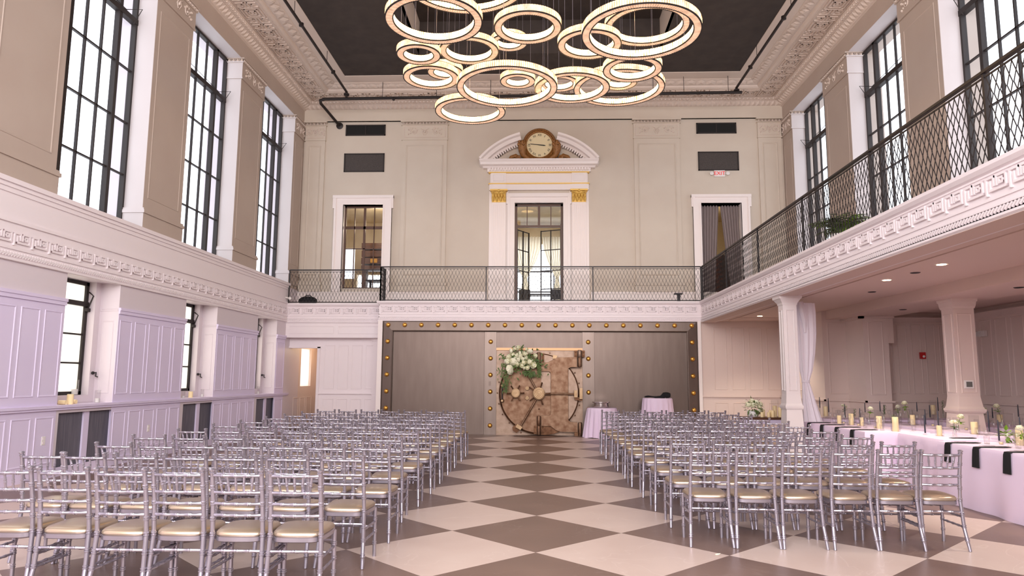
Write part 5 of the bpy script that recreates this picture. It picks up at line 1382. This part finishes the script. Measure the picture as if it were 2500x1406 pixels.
# ================================================================ DRAPES
def drape(rings_def, folds, amp, N=64):
    rings = []
    for cx, cy, rx_, ry_, z in rings_def:
        rg = []
        for i in range(N):
            a = 2*PI*i/N; f = 1 + amp*math.cos(folds*a + z*.8)*(1 if rx_ > .05 else .5)
            rg.append((cx + rx_*f*math.cos(a), cy + ry_*f*math.sin(a), z))
        rings.append(rg)
    return loft(rings, True, True)
dr = thing('drape', 'white voile drape tied at mid height beside the column', 'drape', (5.33, 7.68, 0))
d_ = drape([(.03,0,.17,.08,3.1),(.03,0,.18,.09,2.9),(.03,0,.175,.09,2.5),(.015,0,.15,.08,2.1),(-.005,0,.11,.07,1.75),(-.02,0,.065,.05,1.56),(-.02,0,.06,.045,1.52),(-.01,0,.075,.055,1.44),(.03,0,.12,.08,1.1),(.09,0,.17,.1,.7),(.15,0,.2,.12,.3),(.19,0,.22,.13,.01)], 9, .16)
d_.build('curtain', M['drape'], dr, smooth=True)
MB().lathe([(.078, -.02), (.082, 0), (.078, .02)], (-.02, 0, 1.54), 20, 'z', 1, .8).build('tieback', M['drape'], dr, smooth=True)
sw = drape([(-.08,-.08,.05,.04,3.12),(-.06,-.1,.06,.05,2.95),(-.03,-.1,.05,.04,2.75),(-.02,-.09,.02,.02,2.5)], 5, .15, 30); sw.build('swag', M['drape'], dr, smooth=True)
def door_curtain(lab, x0, x1, xt, s):
    c = thing('door_curtain', lab, 'curtain', ((x0+x1)/2, YB + .22, 3.76), 0, 'doorway curtains'); mx = (x0+x1)/2
    N = 40; rows = []
    for t in (0, .25, .5, .75, 1.0):
        rg = []
        for i in range(N):
            u = i/(N-1)
            a0, a1 = (x0, x1) if t > 0 else (x0, x1)
            edge = x1 + (xt - x1)*(1-t) if s < 0 else x1; e0 = x0 if s < 0 else x0 + (xt - x0)*(1-t)
            x = e0 + (edge - e0)*u
            rg.append((x - mx, .045*math.sin(u*2*PI*6.5), .02 + 3.2*t))
        rows.append(rg)
    vs = [p for r in rows for p in r] + [(p[0], p[1]+.012, p[2]) for r in rows for p in r]; fs = []; T = len(rows)*N
    for i in range(len(rows)-1):
        for k in range(N-1):
            a = i*N+k; fs.append((a, a+1, a+N+1, a+N)); fs.append((T+a+N, T+a+N+1, T+a+1, T+a))
    MB().add(vs, fs).build('fabric', M['greydrape'], c, smooth=True, fix=False)
    MB().tube([(x0-mx, 0, 3.21), (x1-mx, 0, 3.21)], .012, 8).build('rod', M['iron'], c)
door_curtain('taupe curtain on the left side of the doorway right of the clock', 5.04, 5.64, 5.42, -1)
door_curtain('taupe curtain on the right side of the doorway right of the clock', 5.68, 6.26, 5.98, 1)

# ================================================================ ROOMS BEHIND THE UPPER BACK WALL
rb = MB()
grid_wall(rb, 'y', 19.0, 19.2, -8.3, 8.4, 3.2, 7.6, [(-1.7, 1.8, 3.9, 6.5), (-7.3, -6.85, 5.2, 6.35), (-6.75, -5.5, 4.0, 5.35)])
rb.box(-8.3, 8.4, YB + .4, 19.2, 7.3, 7.5); rb.box(-8.3, 8.4, YB + .4, 19.2, 3.4, 3.74); rb.box(-3.2, -3.0, YB + .4, 19, 3.7, 7.3); rb.box(3.0, 3.2, YB + .4, 19, 3.7, 7.3); rb.box(-8.4, -8.2, YB + .4, 19.2, 3.4, 7.5); rb.box(8.3, 8.5, YB + .4, 19.2, 3.4, 7.5)
M['cream'] = mat('cream_plaster', (228, 212, 182), .6, c2=(216, 198, 166), scale=2)
rooms = struct(rb.build('wall_back_rooms', M['cream']), 'cream rooms seen through the upper back doors')
for k in range(2): rb2 = MB().box(-1.7, 1.8, 19.05, 19.1, 4.7 + .75*k, 4.74 + .75*k); rb2.build('window_bar', M['bronze'], rooms)
for x in (-.45, .55): MB().box(x-.02, x+.02, 19.05, 19.1, 3.9, 6.5).build('window_bar', M['bronze'], rooms)
M['sheer'] = mat('sheer_voile', (246, 240, 226), .8, trans=0.0)
_n = M['sheer'].node_tree; _t = _n.nodes.new('ShaderNodeBsdfTranslucent'); _t.inputs[0].default_value = lin((250, 244, 228)); _m = _n.nodes.new('ShaderNodeMixShader'); _m.inputs[0].default_value = .6
_n.links.new(_n.nodes['Principled BSDF'].outputs[0], _m.inputs[1]); _n.links.new(_t.outputs[0], _m.inputs[2]); _n.links.new(_m.outputs[0], _n.nodes['Material Output'].inputs[0])
def sheer(lab, xa, xb, xt):
    c = thing('sheer_curtain', lab, 'curtain', (xt, 18.7, 3.76), 0, 'sheer curtains'); N = 60; rows = []
    for z, w in ((2.95, 1.0), (2.5, .93), (2.05, .66), (1.7, .34), (1.45, .14), (1.38, .13), (1.1, .2), (.5, .3), (.02, .34)):
        rows.append([(((xa + (xb-xa)*k/(N-1)) - xt)*w, .05*math.sin(k/(N-1)*2*PI*11)*(.4+.6*w), z) for k in range(N)])
    vs = [p for r in rows for p in r]; fs = [(i*N+k, i*N+k+1, (i+1)*N+k+1, (i+1)*N+k) for i in range(len(rows)-1) for k in range(N-1)]
    MB().add(vs, fs).build('fabric', M['sheer'], c, smooth=True, fix=False)
    MB().tube([(-.06,0,1.41), (0,-.06,1.42), (.06,0,1.41), (0,.06,1.42), (-.06,0,1.41)], .012, 6).build('tieback', M['sheer'], c)
sheer('sheer white curtain tied back, left of the far window beyond the french doors', -1.15, .1, -.5)
sheer('sheer white curtain tied back, right of the far window beyond the french doors', .12, 1.2, .66)
for lab, x, y in (('dark chair seen through the left french door', -.5, 17.6), ('dark chair seen through the right french door', .62, 17.5)):
    c = thing('dining_chair', lab, 'chair', (x, y, 3.74), 0, 'dark chairs beyond the french doors')
    MB().box(-.2,.2,-.2,.2,.43,.47).build('seat', M['iron'], c); MB().box(-.2,.2,.17,.2,.55,.9).build('backrest', M['iron'], c)
    for sx in (-.17,.17):
        for sy in (-.17,.17): MB().box(sx-.02,sx+.02,sy-.02,sy+.02,0,.45 if sy<0 else .9).build('leg', M['iron'], c)
tb = thing('dining_table', 'dark table with grey cloth seen low through the french doors', 'table', (.1, 17.9, 3.74))
MB().box(-.5,.5,-.3,.3,.7,.74).build('top', M['iron'], tb)
for sx in (-.45,.45):
    for sy in (-.25,.25): MB().box(sx-.025,sx+.025,sy-.025,sy+.025,0,.7).build('leg', M['iron'], tb)
# left back room: timber bar front, shelves, high table
br = thing('bar_back', 'brown timber bar and shelving seen through the left upper window', 'bar', (-5.5, 17.3, 3.74))
for x in (-.55, .8): MB().box(x-.04,x+.04,.1,.4,0,1.62).build('bar_leg', M['wood'], br)
for k, (z0, z1) in enumerate(((1.55,1.68),(1.72,1.94),(1.98,2.2),(2.24,2.46))): MB().box(-.65,.95,-.05-.03*(k%2),.5,z0,z1).build('shelf_board', M['wood'], br)
for x in (-.2, .35): MB().box(x-.12,x+.12,-.12,-.08,1.76,1.9).build('copper_bracket', M['brass'], br)
ht = thing('high_table', 'black high table behind the left upper window', 'table', (-5.3, 16.2, 3.74))
MB().box(-.35,.5,-.25,.25,.95,1.0).build('top', M['iron'], ht)
for x in (-.25,.4): MB().box(x-.03,x+.03,-.03,.03,0,.95).build('leg', M['iron'], ht)
MB().box(-.25,.4,-.03,.03,.45,.5).build('stretcher', M['iron'], ht)
lp = bpy.data.lights.new('bar_pendant', 'POINT'); lp.energy = 45; lp.color = (1, .82, .58); lp.shadow_soft_size = .2
o = bpy.data.objects.new('bar_pendant', lp); o.location = (-5.4, 16.4, 6.6); COL.objects.link(o)
lp = bpy.data.lights.new('doorway_pendant', 'POINT'); lp.energy = 20; lp.color = (1, .78, .5); lp.shadow_soft_size = .2
o = bpy.data.objects.new('doorway_pendant', lp); o.location = (5.7, 16.6, 6.7); COL.objects.link(o)
# brick chimney breast seen between the curtains
bw = struct(MB().box(4.6, 6.8, 18.3, 18.5, 3.74, 5.95).build('wall_brick', mat('mortar', (70, 52, 44), .9)), 'red brick wall glimpsed between the doorway curtains')
bk = MB().box(-.105, .105, -.03, 0, -.034, .034).mesh('brick', M['brick'])
for r in range(28):
    for k in range(6):
        inst('brick', bk, bw, (5.1 + k*.23 + (.115 if r % 2 else 0), 18.3, 3.79 + r*.077))

# ================================================================ FIXTURES
M['grille_mesh'] = mat('dark_woven_grille', (58, 52, 50), .6, .3, c2=(84, 76, 72), scale=70, detail=1)
for lab, x0, x1, z0, z1, kd in (('wide black slot vent high on the back wall, left of the clock', -6.21, -4.92, 9.27, 9.63, 0), ('wide black slot vent high on the back wall, right of the clock', 4.96, 6.21, 9.25, 9.6, 0), ('dark mesh air grille on the back wall, left of the clock', -6.23, -4.93, 8.07, 8.68, 1), ('dark mesh air grille above the exit sign', 4.99, 6.25, 8.05, 8.66, 1)):
    v = thing('air_vent', lab, 'vent', ((x0+x1)/2, YB, z0)); w, h = x1-x0, z1-z0
    f = MB(); f.box(-w/2, w/2, -.03, 0, 0, .035); f.box(-w/2, w/2, -.03, 0, h-.035, h); f.box(-w/2, -w/2+.035, -.03, 0, 0, h); f.box(w/2-.035, w/2, -.03, 0, 0, h)
    if kd == 0: f.box(-.012, .012, -.025, 0, 0, h)
    f.build('frame', M['bronze'], v)
    MB().box(-w/2+.03, w/2-.03, -.012, -.006, .03, h-.03).build('grille', M['black'] if kd == 0 else M['grille_mesh'], v)
ex = thing('exit_sign', 'white EXIT sign with red letters above the curtained doorway', 'sign', (5.63, YB - .02, 7.94))
hs = MB().box(-.165, .165, -.05, .02, -.1, .1).build('housing', M['plastic'], ex)
inst('lettering', text_mesh('EXIT', .17, mat('exit_red', (226, 30, 40), .5, emit=(226, 30, 40), estr=.3), .003), hs, (0, -.054, 0), (PI/2, 0, 0))
for s in (-1, 1):
    MB().lathe([(.05, -.03), (.06, .03), (.03, .05)], (s*.25, -.05, 0), 12, 'y').build('lamp_head', M['plastic'], ex, smooth=True)
    MB().tube([(s*.165, -.03, 0), (s*.24, -.03, 0)], .015, 6).build('lamp_arm', M['plastic'], ex)
fa_ = thing('fire_alarm', 'red wall fire alarm with strobe in the side room', 'alarm', (8.82, 9.99, 2.14))
MB().box(-.06, .06, -.05, 0, -.075, .075).build('housing', M['red'], fa_); MB().ball((.015, -.05, -.02), .03, 8, 6).build('strobe', M['plastic'], fa_)
th = thing('thermostat', 'white framed thermostat on the far square column', 'thermostat', (7.44, 5.945, 1.51))
MB().box(-.075, .075, -.025, 0, -.07, .07).build('frame', M['plastic'], th); MB().box(-.05, .05, -.03, -.02, -.045, .045).build('screen', mat('lcd_grey', (104, 104, 100), .3), th)
em = thing('emergency_light', 'white twin-head emergency light on the right panelled wall', 'lamp', (9.49, 8.75, 2.57))
MB().box(-.06, 0, -.11, .11, -.06, .06).build('housing', M['plastic'], em); MB().lathe([(.04, -.02), (.055, .04)], (-.06, .17, 0), 10, 'y').build('lamp_head', M['plastic'], em, smooth=True); MB().lathe([(.04, -.02), (.055, .04)], (-.06, -.02, 0), 10, 'y').build('lamp_head', M['plastic'], em, smooth=True)
M['down'] = mat('lit_downlight', (255, 240, 220), .4, emit=(255, 236, 210), estr=9)
dlab = ['nearest', 'second', 'third', 'fourth', 'farthest']
for k, (x, y, on) in enumerate(((5.7, 3.4, 1), (5.7, 4.99, 1), (5.7, 11.7, 1), (5.7, .5, 1))):
    d = thing('downlight', 'lit recessed downlight in the side room ceiling, %s' % ['just above the fret fascia at the right', 'second from the right edge', 'farthest, by the panelled wall', 'overhead beside the camera'][k], 'downlight', (x, y, 3.2), 0, 'recessed downlights')
    MB().lathe([(.05, -.004), (.085, -.006), (.09, 0)], (0,0,0), 20).build('trim_ring', M['plastic'], d, smooth=True); MB().lathe([(1e-4, -.009), (.06, -.009)], (0,0,0), 20).build('lens', M['down'], d)
    lp = bpy.data.lights.new('downlight_lamp', 'SPOT'); lp.energy = 240; lp.color = (1, .88, .72); lp.spot_size = 1.9; lp.spot_blend = .6; lp.shadow_soft_size = .06
    o = bpy.data.objects.new('downlight_lamp', lp); o.location = (x, y, 3.185); COL.objects.link(o)
for k, (x, y, z) in enumerate(((5.75, 4.2, 3.2), (7.4, 4.4, 3.0), (7.4, 7.9, 3.0), (6.2, 6.6, 3.2))):
    d = thing('ceiling_sensor', 'small dark ceiling disc in the side room, %s' % ['between the lit downlights', 'near the right edge', 'on the dropped beam before the pillars', 'beside the drape'][k], 'ceiling disc', (x, y, z), 0, 'dark ceiling discs')
    MB().lathe([(1e-4, -.012), (.06, -.01), (.075, 0)], (0,0,0), 16).build('disc', M['bronze'], d, smooth=True)
for k, (y, z) in enumerate(((4.03, .58), (6.95, .57))):
    s_ = thing('power_outlet', 'white wall outlet low on the left wainscot, %s' % ('nearer the camera' if k == 0 else 'beyond the nearest radiator cover'), 'outlet', (XL, y, z), 0, 'wall outlets')
    MB().box(0, .012, -.04, .04, -.065, .065).build('plate', M['plastic'], s_)
    for q in (-.03, .03): MB().box(.011, .016, -.02, .02, q-.018, q+.018).build('socket', M['fascia'], s_)
sc = thing('security_camera', 'small white security camera at the left balcony corner', 'camera', (XL + .03, 13.9, 3.92))
MB().tube([(0,0,0), (.08,0,-.02)], .02, 8).build('bracket', M['plastic'], sc); MB().ball((.13, 0, -.03), .05, 10, 7).build('dome', M['plastic'], sc, smooth=True)
# candles on the left window sills
def sill(kind, y, x=-7.68, h=.1, r=.035, lab=''):
    if kind == 'candle':
        c = thing('pillar_candle', lab, 'candle', (x, y, 1.105), 0, 'window sill candles'); wx = MB().lathe([(r, 0), (r, h), (r*.8, h+.004), (1e-4, h-.006)], (0,0,0), 14).build('wax', M['candle'], c, smooth=True); MB().tube([(0,0,h-.006), (.001,0,h+.008)], .0015, 5).build('wick', M['iron'], wx)
    elif kind == 'votive':
        c = thing('glass_votive', lab, 'candle', (x, y, 1.105), 0, 'window sill candles'); MB().lathe([(r, 0), (r*1.1, h), (r*1.04, h), (r*.9, .006)], (0,0,0), 16).build('cup', M['glass'], c, smooth=True); MB().lathe([(r*.85, .006), (r*.85, h*.35), (1e-4, h*.35)], (0,0,0), 14).build('wax', M['plastic'], c, smooth=True)
    else:
        c = thing('fallen_candle', lab, 'candle', (x, y, 1.105 + r), 0, 'window sill candles'); MB().lathe([(r, -h/2), (r, h/2), (1e-4, h/2-.004)], (0,0,0), 14, 'x').build('wax', M['candle'], c, smooth=True)
sill('candle', 4.78, h=.16, r=.05, lab='short ivory candle standing on the nearest window sill'); sill('lying', 4.60, h=.12, lab='ivory candle lying left of the standing one, nearest sill'); sill('lying', 4.97, x=-7.75, h=.1, lab='ivory candle lying right of the standing one, nearest sill')
sill('votive', 5.5, h=.22, r=.045, lab='glass votive at the right end of the nearest window sill'); sill('votive', 8.5, h=.14, lab='glass votive at the left end of the middle window sill'); sill('candle', 8.82, h=.13, r=.045, lab='short ivory candle on the middle window sill'); sill('votive', 9.36, h=.18, lab='glass votive at the right end of the middle window sill'); sill('votive', 12.6, h=.2, lab='glass votive on the farthest window sill')
sv = thing('glass_vase', 'clear glass cylinder with white filling on the ledge of the nearest low window', 'vase', (-8.0, 5.35, 1.24)); MB().lathe([(.06, 0), (.06, .26), (.056, .26), (.056, .008)], (0,0,0), 18).build('cylinder', M['glass'], sv, smooth=True); MB().lathe([(.05, .008), (.05, .1), (1e-4, .1)], (0,0,0), 14).build('filling', M['plastic'], sv, smooth=True)
# plant, bag and stool on the balcony
pt = thing('potted_palm', 'bushy green palm in a white pot on the right balcony', 'plant', (5.28, 5.6, 3.76)); MB().lathe([(.14, 0), (.18, .3), (.19, .32), (.16, .32), (.15, .28), (1e-4, .27)], (0,0,0), 20).build('pot', M['plastic'], pt, smooth=True)
rn = random.Random(21)
for k in range(30):
    a = rn.uniform(0, 2*PI); L = rn.uniform(.5, .75); el = rn.uniform(.75, 1.35); fr_ = MB(); P_ = []
    for i in range(9):
        t = i/8; r = L*t*math.cos(el)*1.1; z = .3 + L*t*math.sin(el) - .45*t*t*L; P_.append(Vector((r*math.cos(a), r*math.sin(a), z)))
    fr_.tube(P_, [.008*(1-.8*i/8) for i in range(9)], 4)
    for i in range(2, 9):
        d = (P_[i]-P_[i-1]).normalized(); s_ = d.cross(Vector((0,0,1))).normalized()
        for q in (-1, 1): leaf_blade(fr_, P_[i], d*.7 + s_*q + Vector((0,0,-.25)), (0,0,1), .24, .018)
    fr_.build('frond', M['limeleaf'] if k % 3 == 0 else M['leaf'], pt)
bg = thing('duffel_bag', 'black bag lying on the balcony in the back left corner', 'bag', (-7.0, 14.35, 3.76)); MB().ball((0, 0, .1), .14, 14, 8, sx=2.1, sy=1.0, sz=1.05).build('body', M['black_cloth'], bg, smooth=True); MB().tube([(-.1,0,.2), (-.05,-.02,.27), (.08,-.02,.27), (.12,0,.2)], .015, 6).build('strap', M['black_cloth'], bg)
sp = MB().box(-.06, .06, -.05, .05, 0, .03).box(-.045, .045, -.012, .012, .03, .26).box(-.13, .1, -.08, .06, .26, .3).build('black_stand', M['iron']); sp.location = (4.05, 13.8, 3.74); tag(sp, 'small black stand behind the balcony railing at the right corner', 'stand')  # plain black stand with no lamp in it
pe = MB().poly([(0,0,0),(.03,.006,.004),(.045,.02,.01),(.02,.03,.006),(-.005,.018,.003)], (0,0,.003)).build('fallen_petal', M['petal']); pe.location = (1.62, -.0, .001); tag(pe, 'fallen white petal on a dark tile near the right chairs', 'petal')
